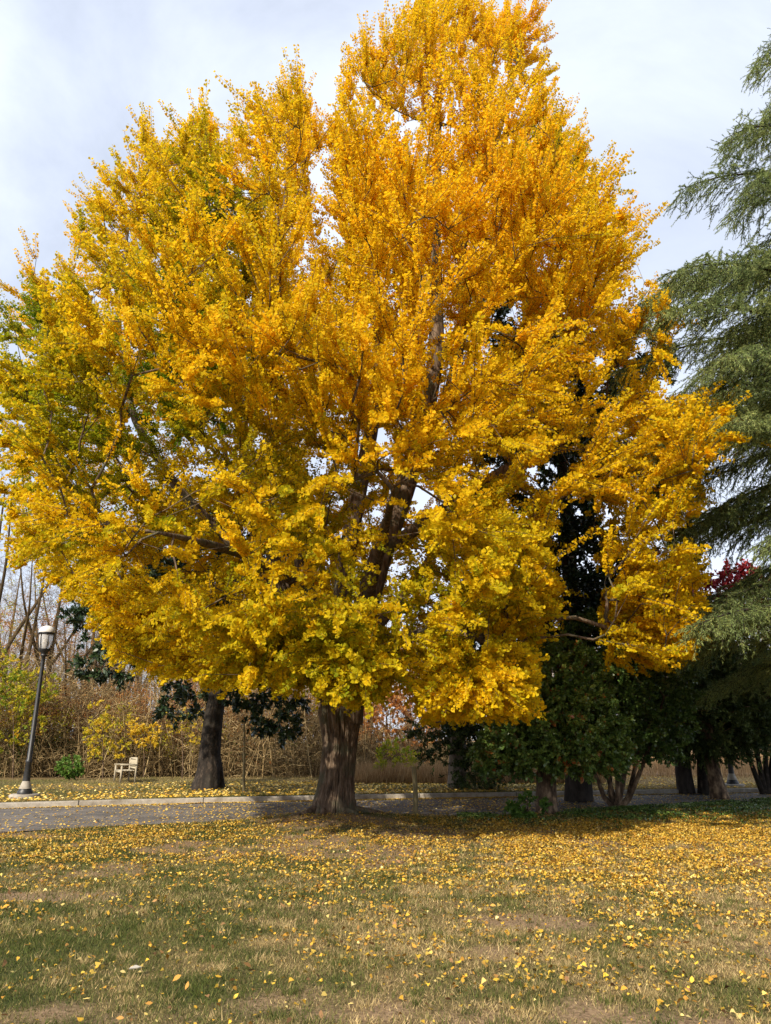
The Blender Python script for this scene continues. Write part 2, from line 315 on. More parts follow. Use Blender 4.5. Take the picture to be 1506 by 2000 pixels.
vattr(far, 'straw', far_straw(xs, ys)); vattr(far, 'bare', np.clip(0.9 * fbm(np.stack([xs, ys], -1) * 0.4, 93, 3) - 0.1, 0, 1)); tag(far, 'grass bank beyond the road', kind='structure')

# ------------------------------------------------------------------ grass and fallen leaves
def blades(mb, x, y, z, h, w, hue, val=1.0, lean=0.5):
    n = len(x); p = np.stack([x, y, z], -1); d = np.stack([R.normal(size=n) * lean, R.normal(size=n) * lean, np.ones(n)], -1); d = unit(d)
    a = R.uniform(0, math.pi, n); s = np.stack([np.cos(a), np.sin(a), np.zeros(n)], -1) * (w / 2)[:, None]
    v = np.stack([p - s, p + s, p + d * h[:, None]], 1)
    mb.add(v, np.arange(3 * n).reshape(n, 3), hue, val)
mb = MB()
for (y0, y1, dens, hh, ww) in ((4.3, 7.5, 6500, 0.045, 0.006), (7.5, 11, 3000, 0.05, 0.009), (11, 20.5, 1000, 0.055, 0.014)):
    yw = (y1 * 0.60 + 1.8); n = int((y1 - y0) * 2 * yw * dens)
    x = R.uniform(-yw, yw, n); y = R.uniform(y0, y1, n)
    s = straw(x, y); br = bare(x, y)
    keep = (np.abs(x) < y * 0.56 + 1.7) & (y < road_near(x) - 0.02 + 0.05 * vnoise(np.stack([x * 4, y * 4], -1), 4)) & (R.random(n) > 0.75 * br)
    keep &= (x - TRUNK[0]) ** 2 + (y - TRUNK[1]) ** 2 > 0.36
    x, y, s = x[keep], y[keep], s[keep]; n = len(x)
    tall = 1 + 0.9 * np.clip(fbm(np.stack([x, y], -1) * 2.2, 61, 2), 0, 1)
    hue = np.clip(s + R.normal(size=n) * 0.38, 0, 1)
    blades(mb, x, y, gh(x, y) - 0.004, hh * tall * R.uniform(0.5, 1.25, n) * (1.1 - 0.35 * hue), np.full(n, ww) * R.uniform(.6, 1.3, n), hue, R.uniform(0.4, 1.35, n), 1.0)
nt_ = 900; tx = R.uniform(-6, 7, nt_); ty = R.uniform(4.6, 13, nt_); kk = R.integers(18, 60, nt_); ii_ = np.repeat(np.arange(nt_), kk); n = len(ii_)
x = tx[ii_] + R.normal(size=n) * .035; y = ty[ii_] + R.normal(size=n) * .035; th_ = np.repeat(np.where(R.random(nt_) < .6, R.uniform(0, .25, nt_), R.uniform(.7, 1, nt_)), kk)
blades(mb, x, y, gh(x, y) - .004, R.uniform(.04, .10, n), np.full(n, .006), np.clip(th_ + R.normal(size=n) * .08, 0, 1), R.uniform(.5, 1.3, n), .7)
tag(mb.build('grass', M['grass']), 'short autumn turf of green and straw blades on the near lawn', 'grass', kind='stuff')
mb = MB(); n = 90000
x = R.uniform(-16, 20, n); y = np.interp(x, RFX, RFY) + 0.2 + R.uniform(0, 1, n) ** 1.3 * 14
blades(mb, x, y, fh(x, y), R.uniform(0.03, 0.09, n), np.full(n, 0.02), np.clip(far_straw(x, y) + R.normal(size=n) * 0.2 - 0.05, 0, 1), R.uniform(0.7, 1.2, n), 0.7)
tag(mb.build('bank_grass', M['grass']), 'grass growing on the bank beyond the road', 'grass', kind='stuff')

fan = np.array([[0.02, 0.1], [0.09, -.42], [0.06, -.43], [-0.02, 0.1], [-0.30, 0.42], [-0.52, 0.72], [-0.28, 0.98], [-0.04, 0.88], [0.04, 0.88], [0.28, 0.98], [0.52, 0.72], [0.30, 0.42]])
fan_in = np.array([[0, 0], [-0.47, 0.62], [-0.34, 0.96], [0, 0.90], [0.34, 0.96], [0.47, 0.62]])
oval = np.array([[0, 0], [-0.2, 0.3], [-0.22, 0.6], [0, 1.0], [0.22, 0.6], [0.2, 0.3]])
def flat_leaves(mb, x, y, z, size, hue, val, shape=fan, tilt=0.28, cup=0.15):
    n = len(x); nrm = unit(np.stack([R.normal(size=n) * tilt, R.normal(size=n) * tilt, np.ones(n)], -1)); a = unit(np.cross(nrm, rdir(n))); b = np.cross(nrm, a)
    S = size[:, None, None]; q = shape - [0, 0.5]
    cupv = (np.abs(q[:, 0]) ** 1.3 * cup * 2)[None, :, None] * R.uniform(-0.5, 1.5, n)[:, None, None]
    v = np.stack([x, y, z], -1)[:, None] + S * (a[:, None] * q[None, :, 0, None] + b[:, None] * q[None, :, 1, None] + nrm[:, None] * cupv)
    k = len(shape); mb.add(v, np.arange(n * k).reshape(n, k), hue, val)
mb = MB(); n = 760000
x = R.uniform(-9, 12, n); y = R.uniform(4.2, 21, n)
dens = 0.22 + 0.75 * np.exp(-((y - 13.5) / 3.2) ** 2) + 0.25 * np.exp(-((x - TRUNK[0]) ** 2 + (y - TRUNK[1]) ** 2) / 2)
dens *= np.interp(x, [-4, 0, 2.5, 5], [.34, .46, .78, .95]) * (1 - .7 * bare(x, y)) * np.clip(1 + 2.2 * fbm(np.stack([x, y], -1) * 2.6, 19, 3), .1, 2.6)
dens *= np.where((y > road_near(x) - 2.6) & (x > 2.6), 0.45, 1.0)  # gold leaves thinned here to help darken the shaded lawn edge
dens *= 0.75 + 0.65 * fbm(np.stack([x, y], -1) * 0.7, 15, 3); dens *= np.where(x > 2, 1.35, 1.0) * np.clip(0.34 + (y - 4) / 12, 0, 1)
keep = (R.random(n) < dens) & (np.abs(x) < y * 0.58 + 1.8) & (y < road_near(x) - 0.02) & ((x - TRUNK[0]) ** 2 + (y - TRUNK[1]) ** 2 > 0.3)
x, y = x[keep], y[keep]; n = len(x)
k = np.clip(R.normal(0.53, 0.22, n), 0, 1)
cur_ = R.random(n) < 0.5; near_ = (y < 9) & ~cur_; farr = (y >= 9) & ~cur_; sz = 0.016 + 0.034 * R.random(n) ** 1.4; vv = R.uniform(0.42, 1.0, n); zz = gh(x, y) + R.uniform(0.008, 0.04, n)
for msk, shp, tl, cp in ((near_, fan, .3, .35), (farr, fan_in, .35, .3), (cur_, oval * [1.5, 1], .6, .9)):
    flat_leaves(mb, x[msk], y[msk], zz[msk], sz[msk], k[msk], vv[msk], shp, tl, cp)
n = 700; x = R.uniform(-6, 7, n); y = R.uniform(4.5, 12, n)
flat_leaves(mb, x, y, gh(x, y) + 0.045, R.uniform(0.03, 0.075, n), np.clip(R.normal(0.08, 0.12, n), 0, 1), R.uniform(0.35, 1.3, n), oval, 0.6, 0.6)
tag(mb.build('fallen_leaves', M['fallen']), 'yellow ginkgo leaves fallen on the near lawn', 'leaves', kind='stuff')
mb = MB(); n = 60000
x = R.uniform(-16, 18, n); t = R.random(n); edge = R.random(n) < 0.34; t = np.where(edge, 1 - np.abs(R.normal(size=n)) * 0.025 * (1 + .8 * vnoise(x[:, None] * .8, 5)), t)
a = np.interp(x, RNX, RNY); b_ = np.interp(x, RFX, RFY); y = a + (b_ - a) * t
keep = (t > 0) & (t < 1) & (R.random(n) < np.where(edge, 0.9, 0.55) * np.exp(-((x - 0.5) / 9) ** 2) * (0.7 + 0.6 * fbm(np.stack([x, y], -1) * 0.5, 77, 3)))
x, y = x[keep], y[keep]; n = len(x)
flat_leaves(mb, x, y, R.uniform(0.02, 0.035, n), R.uniform(0.03, 0.06, n), np.clip(R.normal(0.65, 0.2, n), 0, 1), R.uniform(0.6, 1.0, n), fan_in, 0.25)
tag(mb.build('road_leaves', M['fallen']), 'yellow leaves scattered over the asphalt and gathered along the kerb', 'leaves', kind='stuff')
mb = MB(); n = 26000
x = R.uniform(-15, 14, n); y = np.interp(x, RFX, RFY) + 0.25 + R.random(n) ** 1.5 * 9
keep = R.random(n) < 0.12 + 0.3 * np.exp(-((x + 2) / 7) ** 2); x, y = x[keep], y[keep]; n = len(x)
flat_leaves(mb, x, y, fh(x, y) + 0.05, R.uniform(0.06, 0.09, n), np.clip(R.normal(0.65, 0.2, n), 0, 1), R.uniform(0.8, 1.1, n), fan_in, 0.35)
tag(mb.build('bank_leaves', M['fallen']), 'yellow leaves fallen on the bank beyond the road', 'leaves', kind='stuff')

mb = MB(); n = 30000  # low plants, spread as dark leaves that stand for the shade under the shrubs
x = R.uniform(1.6, 13, n); y = road_near(x) - np.abs(R.normal(size=n)) * np.interp(x, [1.6, 4, 13], [.35, 1.1, 2.6]) - 0.1
keep = fbm(np.stack([x, y], -1) * 1.1, 55, 4) > R.normal(size=n) * .15 - .02; x, y = x[keep], y[keep]; n = len(x)
flat_leaves(mb, x, y, gh(x, y) + R.uniform(.01, .09, n), R.uniform(.035, .07, n), np.clip(R.normal(.5, .25, n), 0, .9), R.uniform(.6, 1.2, n), oval * [1.6, 1], 0.7, 0.4)
tag(mb.build('shade_ground_cover', M['holly_leaf']), 'creeping ground cover along the lawn edge, dark leaves added to stand for shade under the shrubs', 'ground cover', kind='stuff')

# ------------------------------------------------------------------ tree machinery
def in_poly(px, py, poly):
    poly = np.asarray(poly, float); ins = np.zeros(len(px), bool); x1, y1 = poly[-1]
    for x2, y2 in poly:
        c = ((y1 > py) != (y2 > py)) & (px < (x2 - x1) * (py - y1) / ((y2 - y1) if y2 != y1 else 1e-9) + x1); ins ^= c; x1, y1 = x2, y2
    return ins
def grow(seeds, att, step=0.4, tip_r=0.006, power=2.3, wig=0.08, down=0.6, bend=0.35):
    """seeds: list of (points, radii); the first is the trunk, later ones start at a point of an earlier one."""
    pos = []; par = []; dr = []; fix = []
    for pts, rad in seeds:
        pts = np.asarray(pts, float); d = np.linalg.norm(np.diff(pts, axis=0), axis=1); s = np.concatenate([[0], np.cumsum(d)])
        m = max(2, int(s[-1] / step) + 1); q = np.linspace(0, s[-1], m)
        cs = np.stack([np.interp(q, s, pts[:, k]) for k in range(3)], -1); rr = np.interp(q, s, rad)
        if m > 4:
            for _ in range(2): cs[1:-1] = (cs[:-2] + 2 * cs[1:-1] + cs[2:]) / 4
        if pos:
            k0 = int(np.argmin(np.linalg.norm(np.array(pos) - cs[0], axis=1))); prev = k0; st = 1
        else: prev = -1; st = 0
        for k in range(st, m):
            pos.append(cs[k]); par.append(prev); fix.append(rr[k]); prev = len(pos) - 1
            dr.append(unit(cs[k] - cs[k - 1]) if k else unit(cs[1] - cs[0]))
    ns = len(pos); cap_ = ns + len(att) * 14 + 10
    PP = np.zeros((cap_, 3)); DD = np.zeros((cap_, 3)); PA = np.full(cap_, -1); FX_ = np.zeros(cap_)
    PP[:ns] = pos; DD[:ns] = dr; PA[:ns] = par; FX_[:ns] = fix; n = ns
    dmin = np.array([np.min(np.linalg.norm(PP[:ns] - a, axis=1)) for a in att]); order = np.argsort(dmin); tips = []
    lo = min(2, ns - 1)
    for ai in order:
        a = att[ai]; d = a - PP[lo:n]; L_ = np.linalg.norm(d, axis=1) + 1e-6; ca = (d * DD[lo:n]).sum(1) / L_
        cost = L_ * (1.6 - 0.6 * ca) + down * np.maximum(0, -(d[:, 2]) - 0.1 * L_)
        k0 = int(np.argmin(cost)) + lo; p0 = PP[k0]; dv = a - p0; Ln = np.linalg.norm(dv)
        m = max(1, min(13, int(Ln / step))); c1 = p0 + unit(DD[k0] + 0.6 * unit(dv)) * Ln * bend; prev = k0
        for q in range(1, m + 1):
            t = q / m; pt = (1 - t) ** 2 * p0 + 2 * t * (1 - t) * c1 + t * t * a
            if q < m: pt = pt + R.normal(size=3) * wig * step
            PP[n] = pt; PA[n] = prev; DD[n] = unit(pt - PP[prev]); prev = n; n += 1
        tips.append(n - 1)
    PP, DD, PA, FX_ = PP[:n], DD[:n], PA[:n], FX_[:n]
    acc = np.zeros(n); rad = np.zeros(n)
    for k in range(n - 1, -1, -1):
        if acc[k] == 0: acc[k] = tip_r ** power
        rad[k] = acc[k] ** (1 / power)
        if FX_[k] > 0: rad[k] = FX_[k]
        if PA[k] >= 0: acc[PA[k]] += acc[k]
    return dict(p=PP, d=DD, par=PA, r=rad, tips=np.array(tips, int), ns=ns)
def chains(g):
    P_, par, r = g['p'], g['par'], g['r']; n = len(P_); best = np.full(n, -1)
    for k in range(n):
        q = par[k]
        if q >= 0 and (best[q] < 0 or r[k] > r[best[q]]): best[q] = k
    out = []
    for k in range(n):
        q = par[k]
        if q >= 0 and best[q] == k: continue
        ch = [q] if q >= 0 else []; first = len(ch); c = k
        while c >= 0: ch.append(c); c = best[c]
        rr = r[ch].copy()
        if first and len(ch) > 1: rr[0] = rr[1] * 1.15
        if len(ch) > 1: out.append((P_[ch], rr))
    return out
def limbs(mb, g, kbig=10, rbig=0.05, hue=0.5, rmin=0, skip=0):
    for pts, rr in chains(g)[skip:]:
        if rr.max() < rmin: continue
        tube(mb, pts, rr, kbig if rr.max() > rbig else 4, hue=hue)
def leaf_quads(mb, p, ax, nr, size, hue, val, kind='fan'):
    n = len(p); s = unit(np.cross(nr, ax)); S = size[:, None]
    if kind == 'fan':
        v = np.stack([p, p + S * (ax * 0.78 - s * 0.52), p + S * (ax * 1.0 + nr * 0.12), p + S * (ax * 0.78 + s * 0.52)], 1)
    elif kind == 'oval':
        v = np.stack([p, p + S * (ax * 0.5 - s * 0.2 + nr * .05), p + S * ax, p + S * (ax * 0.5 + s * 0.2 + nr * .05)], 1)
    elif kind == 'round':
        v = np.stack([p, p + S * (ax * 0.5 - s * 0.36), p + S * ax, p + S * (ax * 0.5 + s * 0.36)], 1)
    else:
        v = np.stack([p - s * S * 0.12, p + s * S * 0.12, p + S * ax], 1)
    k = v.shape[1]; mb.add(v, np.arange(n * k).reshape(n, k), hue, val)
def segs(mb, a, b, ra, rb, hue=0.5, val=1.0):          # many thin three-sided twigs at once
    n = len(a); t = unit(b - a); u = unit(np.cross(t, rdir(n))); w = np.cross(t, u); an = np.arange(3) * 2 * math.pi / 3
    o = u[:, None] * np.cos(an)[None, :, None] + w[:, None] * np.sin(an)[None, :, None]
    ra = np.broadcast_to(ra, (n,))[:, None, None]; rb = np.broadcast_to(rb, (n,))[:, None, None]
    v = np.concatenate([a[:, None] + o * ra, b[:, None] + o * rb], 1); base = np.arange(n)[:, None] * 6
    f = np.concatenate([np.stack([base[:, 0] + q, base[:, 0] + (q + 1) % 3, base[:, 0] + 3 + (q + 1) % 3, base[:, 0] + 3 + q], -1) for q in range(3)])
    h = np.tile(np.broadcast_to(hue, (n,)), 3); mb.add(v, f, h, val)
def ribbed_trunk(mb, pts, rad, rows=70, k=72, ribs=13, amp=0.10, flare=0.0, seed=1, groove=None, freq=1.0):
    pts = np.asarray(pts, float); z = np.linspace(0, 1, rows); s = np.linspace(0, 1, len(pts))
    d = np.concatenate([[0], np.cumsum(np.linalg.norm(np.diff(pts, axis=0), axis=1))]); s = d / d[-1]
    c = np.stack([np.interp(z, s, pts[:, q]) for q in range(3)], -1)
    for _ in range(4): c[1:-1] = (c[:-2] + 2 * c[1:-1] + c[2:]) / 4
    rr = np.interp(z, s, rad)
    for _ in range(3): rr[1:-1] = (rr[:-2] + 2 * rr[1:-1] + rr[2:]) / 4
    an = np.arange(k) * 2 * math.pi / k; A, Z = np.meshgrid(an, z * d[-1])
    q = np.stack([np.cos(A).ravel() * 2.6, np.sin(A).ravel() * 2.6, Z.ravel() * 0.35], -1)
    big = fbm(q * 0.55, seed, 2); q = q * [freq, freq, freq * 1.2]
    big = big.reshape(A.shape); q2 = q * [2.8, 2.8, 1.5] ; q2 = q2 + 0.5 * np.stack([vnoise(q2 * [.5, .5, 1.6], 77), vnoise(q2 * [.5, .5, 1.6], 78), 0 * q2[:, 0]], -1); fine = 1 - np.abs(vnoise(q2, seed + 5)).reshape(A.shape) * 2; fine2 = 1 - np.abs(vnoise(q2 * [2.3, 2.3, 2.2], seed + 9)).reshape(A.shape) * 2
    disp = 0.16 * big + amp * 0.45 * fine + amp * 0.28 * fine2
    fl = np.exp(-Z / 0.28) * flare * (0.55 + 0.45 * np.cos(A * 5 + 1.3 * np.sin(A * 2 + seed)))
    if groove is not None:
        for ga, gw, gd in groove: disp -= gd * np.exp(-((np.angle(np.exp(1j * (A - ga - 0.06 * np.sin(Z * 2))))) / gw) ** 2)
    r_ = rr[:, None] * (1 + disp + fl)
    v = np.stack([c[:, 0, None] + r_ * np.cos(A), c[:, 1, None] + r_ * np.sin(A), np.repeat(c[:, 2, None], k, 1)], -1)
    i = np.arange(rows - 1)[:, None] * k; j = np.arange(k)[None]; j2 = (j + 1) % k
    mb.add(v, np.stack([i + j, i + j2, i + k + j2, i + k + j], -1).reshape(-1, 4))

# ------------------------------------------------------------------ the ginkgo
T0 = TRUNK; Y0 = T0[1]
gk = empty('ginkgo_tree', (T0[0], T0[1], 0.0), 'huge golden ginkgo tree with a thick furrowed trunk filling the middle of the lawn', 'tree')
trunk_pts = [T0 + [0, 0, -0.15], T0 + [0.0, 0, 0.35], P(658, 1520, Y0), P(664, 1450, Y0), P(663, 1395, Y0), P(668, 1350, Y0)]
trunk_rad = [0.50, 0.43, 0.355, 0.35, 0.44, 0.47]
mb = MB(); ribbed_trunk(mb, trunk_pts, trunk_rad, 190, 260, amp=0.12, flare=0.26, seed=3, freq=2.2, groove=[(-math.pi / 2 + 0.12, 0.05, 0.16), (-math.pi / 2 - 0.6, 0.04, 0.08), (-math.pi / 2 + 0.75, 0.05, 0.08)])
mb.build('trunk', M['ginkgo_bark'], gk, smooth=True, loc=(T0[0], T0[1], 0))
fork = P(675, 1385, Y0)
seeds = [
    ([fork - [0, 0, .3], P(690, 1300, Y0), P(715, 1180, Y0), P(745, 1080, Y0), P(790, 960, Y0 + .2), P(830, 820, Y0), P(853, 690, Y0), P(852, 560, Y0), P(850, 440, Y0), P(856, 300, Y0), P(858, 160, Y0), P(870, 40, Y0)],
     [0.40, 0.33, 0.30, 0.28, 0.26, 0.24, 0.21, 0.18, 0.14, 0.10, 0.06, 0.02]),
    ([fork - [.1, 0, .2], P(660, 1290, Y0 + .8), P(672, 1120, Y0 + 1.0), P(700, 960, Y0 + 1), P(728, 830, Y0 + 1), P(740, 700, Y0 + 1.0), P(735, 540, Y0 + 1), P(720, 380, Y0 + .6), P(712, 230, Y0 + .2)],
     [0.30, 0.26, 0.24, 0.22, 0.19, 0.15, 0.11, 0.07, 0.02]),
    ([fork - [.2, 0, .1], P(628, 1290, Y0 - .4), P(598, 1150, Y0 - .2), P(575, 1000, Y0 + .2), P(560, 860, Y0), P(540, 700, Y0), P(545, 520, Y0), P(560, 350, Y0), P(570, 220, Y0)],
     [0.26, 0.22, 0.20, 0.18, 0.15, 0.12, 0.09, 0.05, 0.02]),
    ([P(628, 1290, Y0 - .4), P(560, 1160, Y0 - .6), P(500, 1000, Y0 - .5), P(470, 850, Y0), P(440, 680, Y0), P(415, 480, Y0), P(400, 300, Y0)], [0.17, 0.16, 0.14, 0.12, 0.09, 0.06, 0.02]),
    ([P(560, 1160, Y0 - .6), P(450, 1060, Y0 - 1), P(350, 960, Y0 - 1), P(260, 820, Y0 - .5), P(230, 640, Y0), P(250, 440, Y0), P(280, 310, Y0)], [0.13, 0.12, 0.11, 0.09, 0.07, 0.04, 0.015]),
    ([P(690, 1300, Y0), P(760, 1255, Y0 - .8), P(840, 1235, Y0 - 1.6), P(940, 1240, Y0 - 2.8), P(980, 1290, Y0 - 3.8)], [0.20, 0.17, 0.13, 0.09, 0.04]),
    ([P(745, 1080, Y0), P(860, 1000, Y0 - .5), P(980, 920, Y0 - .8), P(1100, 860, Y0 - .6), P(1220, 820, Y0 - .3), P(1340, 800, Y0)], [0.18, 0.15, 0.13, 0.10, 0.07, 0.03]),
    ([P(800, 920, Y0 + .2), P(880, 760, Y0 + .4), P(905, 640, Y0 + .5), P(900, 500, Y0), P(930, 380, Y0), P(980, 250, Y0), P(1010, 120, Y0)], [0.15, 0.14, 0.13, 0.12, 0.09, 0.05, 0.02]),
    ([P(853, 700, Y0), P(960, 560, Y0 + .2), P(1050, 480, Y0), P(1130, 390, Y0), P(1180, 330, Y0)], [0.12, 0.10, 0.07, 0.045, 0.02]),
    ([P(640, 1380, Y0), P(615, 1330, Y0 - .9), P(560, 1290, Y0 - 2.0), P(480, 1270, Y0 - 3.0)], [0.15, 0.10, 0.07, 0.03]),
    ([P(715, 1180, Y0), P(740, 1090, Y0 - 1.5), P(760, 1000, Y0 - 3.2), P(770, 950, Y0 - 5)], [0.13, 0.11, 0.08, 0.03]),
    ([P(598, 1150, Y0 - .2), P(500, 1090, Y0 - 2), P(400, 1060, Y0 - 3.8), P(310, 1040, Y0 - 5)], [0.13, 0.11, 0.08, 0.03]),
    ([P(690, 1280, Y0), P(800, 1150, Y0 + 2.5), P(900, 1000, Y0 + 4.5), P(960, 850, Y0 + 5.5)], [0.15, 0.12, 0.09, 0.03]),
    ([P(640, 1260, Y0 + .7), P(560, 1120, Y0 + 3), P(460, 960, Y0 + 5), P(420, 800, Y0 + 5.5)], [0.15, 0.12, 0.09, 0.03]),
]
outline = [(805, 20), (885, -30), (925, 60), (965, 30), (1020, 50), (1060, 110), (1085, 150), (1065, 215), (1115, 260), (1165, 330), (1180, 395), (1245, 450), (1250, 520), (1290, 560), (1300, 680),
           (1270, 760), (1310, 790), (1410, 790), (1440, 850), (1370, 900), (1365, 990), (1310, 1060), (1365, 1090), (1365, 1220), (1320, 1290), (1250, 1310), (1180, 1275), (1170, 1120), (1150, 1010), (1100, 960), (1050, 1010), (1080, 1130),
           (1085, 1200), (1030, 1190), (1040, 1280), (1040, 1390), (975, 1435), (900, 1405), (835, 1430), (800, 1310), (745, 1310), (750, 1370), (690, 1375), (600, 1330), (560, 1350), (520, 1320), (440, 1340),
           (360, 1310), (280, 1300), (230, 1270), (205, 1180), (130, 1160), (90, 1110), (10, 1080), (50, 1030), (0, 960), (70, 930), (0, 880), (60, 850), (-40, 800), (20, 770), (-40, 700), (70, 700), (10, 650), (60, 620), (-10, 570), (60, 560), (50, 500), (115, 520), (140, 470), (140, 430),
           (190, 400), (220, 350), (290, 350), (265, 270), (300, 280), (340, 300), (360, 250), (405, 235), (440, 290), (475, 270), (480, 205), (540, 230), (560, 170), (590, 180), (600, 260), (625, 280),
           (600, 340), (618, 420), (628, 520), (645, 520), (655, 430), (662, 340), (640, 290), (660, 215), (690, 130), (740, 90), (790, 80)]
xc = T0[0]
GAPS = [(620, 905, 22, 26), (745, 862, 13, 24), (655, 470, 14, 26), (642, 385, 8, 20), (990, 620, 28, 22), (965, 905, 28, 18), (1010, 980, 20, 30), (1125, 1010, 24, 34), (790, 1110, 14, 22), (330, 1110, 12, 14), (560, 1140, 12, 16), (1060, 930, 34, 24), (925, 1250, 22, 20),
        (850, 500, 10, 60), (853, 640, 11, 66), (846, 745, 15, 46), (800, 950, 22, 26), (905, 480, 10, 24), (1075, 515, 36, 8), (1010, 1120, 14, 24), (1100, 900, 20, 26), (735, 1000, 12, 14), (505, 860, 10, 20), (785, 245, 8, 30), (600, 510, 8, 30)]
def gaps(px, py):
    o = np.zeros(len(px), bool)
    for hx, hy, rx, ry in GAPS: o |= ((px - hx) / (rx * 1.15)) ** 2 + ((py - hy) / (ry * 1.15)) ** 2 < 1
    return o
def ginkgo_volume(n, over=1):
    out = []
    got = 0
    while got < n:
        m = 60000; p = np.stack([R.uniform(-10.5, 9.5, m), R.uniform(Y0 - 8, Y0 + 8, m), R.uniform(1.9, 27, m)], -1)
        z = p[:, 2]; D = np.interp(z, [2, 4, 7, 11, 15, 19, 22, 27], [5.0, 6.6, 7.4, 6.8, 5.4, 4.0, 3.0, 1.3])
        W = np.interp(z, [2, 4, 7, 11, 15, 19, 22, 27], [9, 10, 11, 10.5, 9.5, 9, 8, 7])
        e = ((p[:, 0] - xc) / W) ** 2 + ((p[:, 1] - Y0) / D) ** 2
        px, py = project(p); ok = (e < 1) & in_poly(px, py, outline)
        # clumps and gaps
        nz_ = fbm(p * [0.5, 0.5, 0.65], 101, 2)
        ok &= R.random(m) < np.clip(0.5 + 2.6 * nz_, 0.02, 1)
        # thin interior round the stems, open at mid height where the limbs show
        ax_x = np.interp(z, [2, 6, 10, 16, 24], [xc, xc + .6, xc + 1.2, xc + 1.6, xc + 1.6])
        rin = np.hypot(p[:, 0] - ax_x, p[:, 1] - Y0)
        ok &= R.random(m) < np.clip(0.10 + rin / np.interp(z, [2, 5, 12, 20], [3.2, 3.6, 2.6, 0.7]), 0, 1)
        # fewer on the far side of the crown
        ok &= R.random(m) < np.where(p[:, 1] > Y0 + 2, 0.6, 1.0)
        ok &= ~(gaps(px, py) & (R.random(m) < 0.93))
        p = p[ok]; out.append(p); got += len(p)
    return np.concatenate(out)[:n]
att = ginkgo_volume(5700)
lobes = [((930, 1335), -4.0, 85, 60, 1.3, 170), ((690, 1315), -4.6, 95, 40, 1.0, 110), ((530, 1275), -3.6, 95, 42, 1.2, 90), ((300, 1225), -2.0, 95, 60, 1.6, 110), ((1250, 1190), -1.6, 75, 80, 1.3, 150), ((1000, 1190), -3.0, 60, 60, 1.2, 70), ((420, 1290), -2.5, 70, 25, 1.0, 40), ((1010, 80), 0, 50, 50, .8, 40), ((900, 40), 0, 60, 40, .8, 40), ((570, 235), 0, 30, 45, .6, 25), ((405, 280), 0, 28, 40, .6, 20)]
for (lx, ly), dy_, rx_, ry_, rd_, m_ in lobes:
    c_ = P(lx, ly, Y0 + dy_); mm_ = MPP(lx, ly, Y0 + dy_); att = np.concatenate([att, c_ + rdir(m_) * (R.random(m_) ** .4)[:, None] * [rx_ * mm_, rd_, ry_ * mm_]])
g = grow(seeds, att, 0.38, 0.0065, 2.15, 0.10)
bm_ = MB(); limbs(bm_, g, 10, 0.045)
th = np.where((g['r'] < 0.03))[0]; tips = g['tips']
src = np.concatenate([np.repeat(tips, 3), th[R.random(len(th)) < 0.62], th[R.random(len(th)) < 0.4]])
def shoots(g, src, axis_fn, upk, seg_len, rnd_k, bmb=None):
    n = len(src); p0 = g['p'][src]; bd = g['d'][src]; o = unit((p0 - axis_fn(p0)) * [1, 1, 0.5])
    d = unit(0.8 * bd + 0.45 * o + np.stack([np.zeros(n), np.zeros(n), upk(p0)], -1) + R.normal(size=(n, 3)) * rnd_k)
    L_ = seg_len * R.uniform(0.45, 1.25, n); return p0, d, L_
def gup(p): return np.interp(p[:, 2], [2, 5, 9, 14, 22], [-0.02, 0.05, 0.25, 0.65, 1.15])
p0, d, Ls = shoots(g, src, lambda p: np.stack([np.full(len(p), xc + 0.9), np.full(len(p), Y0), p[:, 2] * 0.85], -1), gup, 0.92, 0.28)
droop = np.interp(p0[:, 2], [2, 6, 12, 20], [0.26, 0.18, 0.0, -0.12]) * R.uniform(0.4, 1.4, len(p0))
def spine(p0, d, Ls, droop, t): return p0[:, None] + d[:, None] * (Ls[:, None] * t)[..., None] + np.array([0, 0, -1.0]) * (Ls[:, None] * droop[:, None] * t ** 2)[..., None]
lowd = (p0[:, 2] < 7) & (d[:, 2] < -.3); d[lowd, 2] = -.3; d = unit(d)
free = R.random(len(p0)); jx, jy = R.normal(size=len(p0)) * 16, R.normal(size=len(p0)) * 16
for _ in range(3):                       # shoots that would stray past the crown's edge stay short
    e_ = spine(p0, d, Ls, droop, np.full((len(p0), 1), 0.9))[:, 0]; qx, qy = project(e_); out_ = ~in_poly(qx + jx, qy + jy, outline) & (free > np.interp(p0[:, 2], [5, 7.5, 10], [-.01, .1, .42])); Ls = np.where(out_, Ls * 0.62, Ls)
gp = np.zeros(len(p0), bool)                # the crown's gaps, where sky, stems and the dark trees behind show through
for t_ in (0.35, 0.9): qx, qy = project(spine(p0, d, Ls, droop, np.full((len(p0), 1), t_))[:, 0]); gp |= gaps(qx, qy)
kp = ~(gp & (R.random(len(p0)) < .8)) & (spine(p0, d, Ls, droop, np.full((len(p0), 1), 1.0))[:, 0, 2] > 1.95); p0, d, Ls, droop = p0[kp], d[kp], Ls[kp], droop[kp]
ns = len(p0); tt = np.array([[0, 0.5, 1.0]]).repeat(ns, 0); sp = spine(p0, d, Ls, droop, tt)
segs(bm_, sp[:, 0], sp[:, 1], 0.006, 0.0045); segs(bm_, sp[:, 1], sp[:, 2], 0.0045, 0.002)
bm_.build('limb', M['ginkgo_bark'], gk, smooth=True, loc=(T0[0], T0[1], 0))
K = 108
t = R.uniform(0.06, 1.02, (ns, K)); t = np.round(t * 15) / 15 + R.normal(size=t.shape) * 0.01
c = spine(p0, d, Ls, droop, t).reshape(-1, 3); keep = R.random(len(c)) < np.repeat(np.clip(Ls / 0.85, 0.3, 1), K)
dd = np.repeat(d, K, 0)
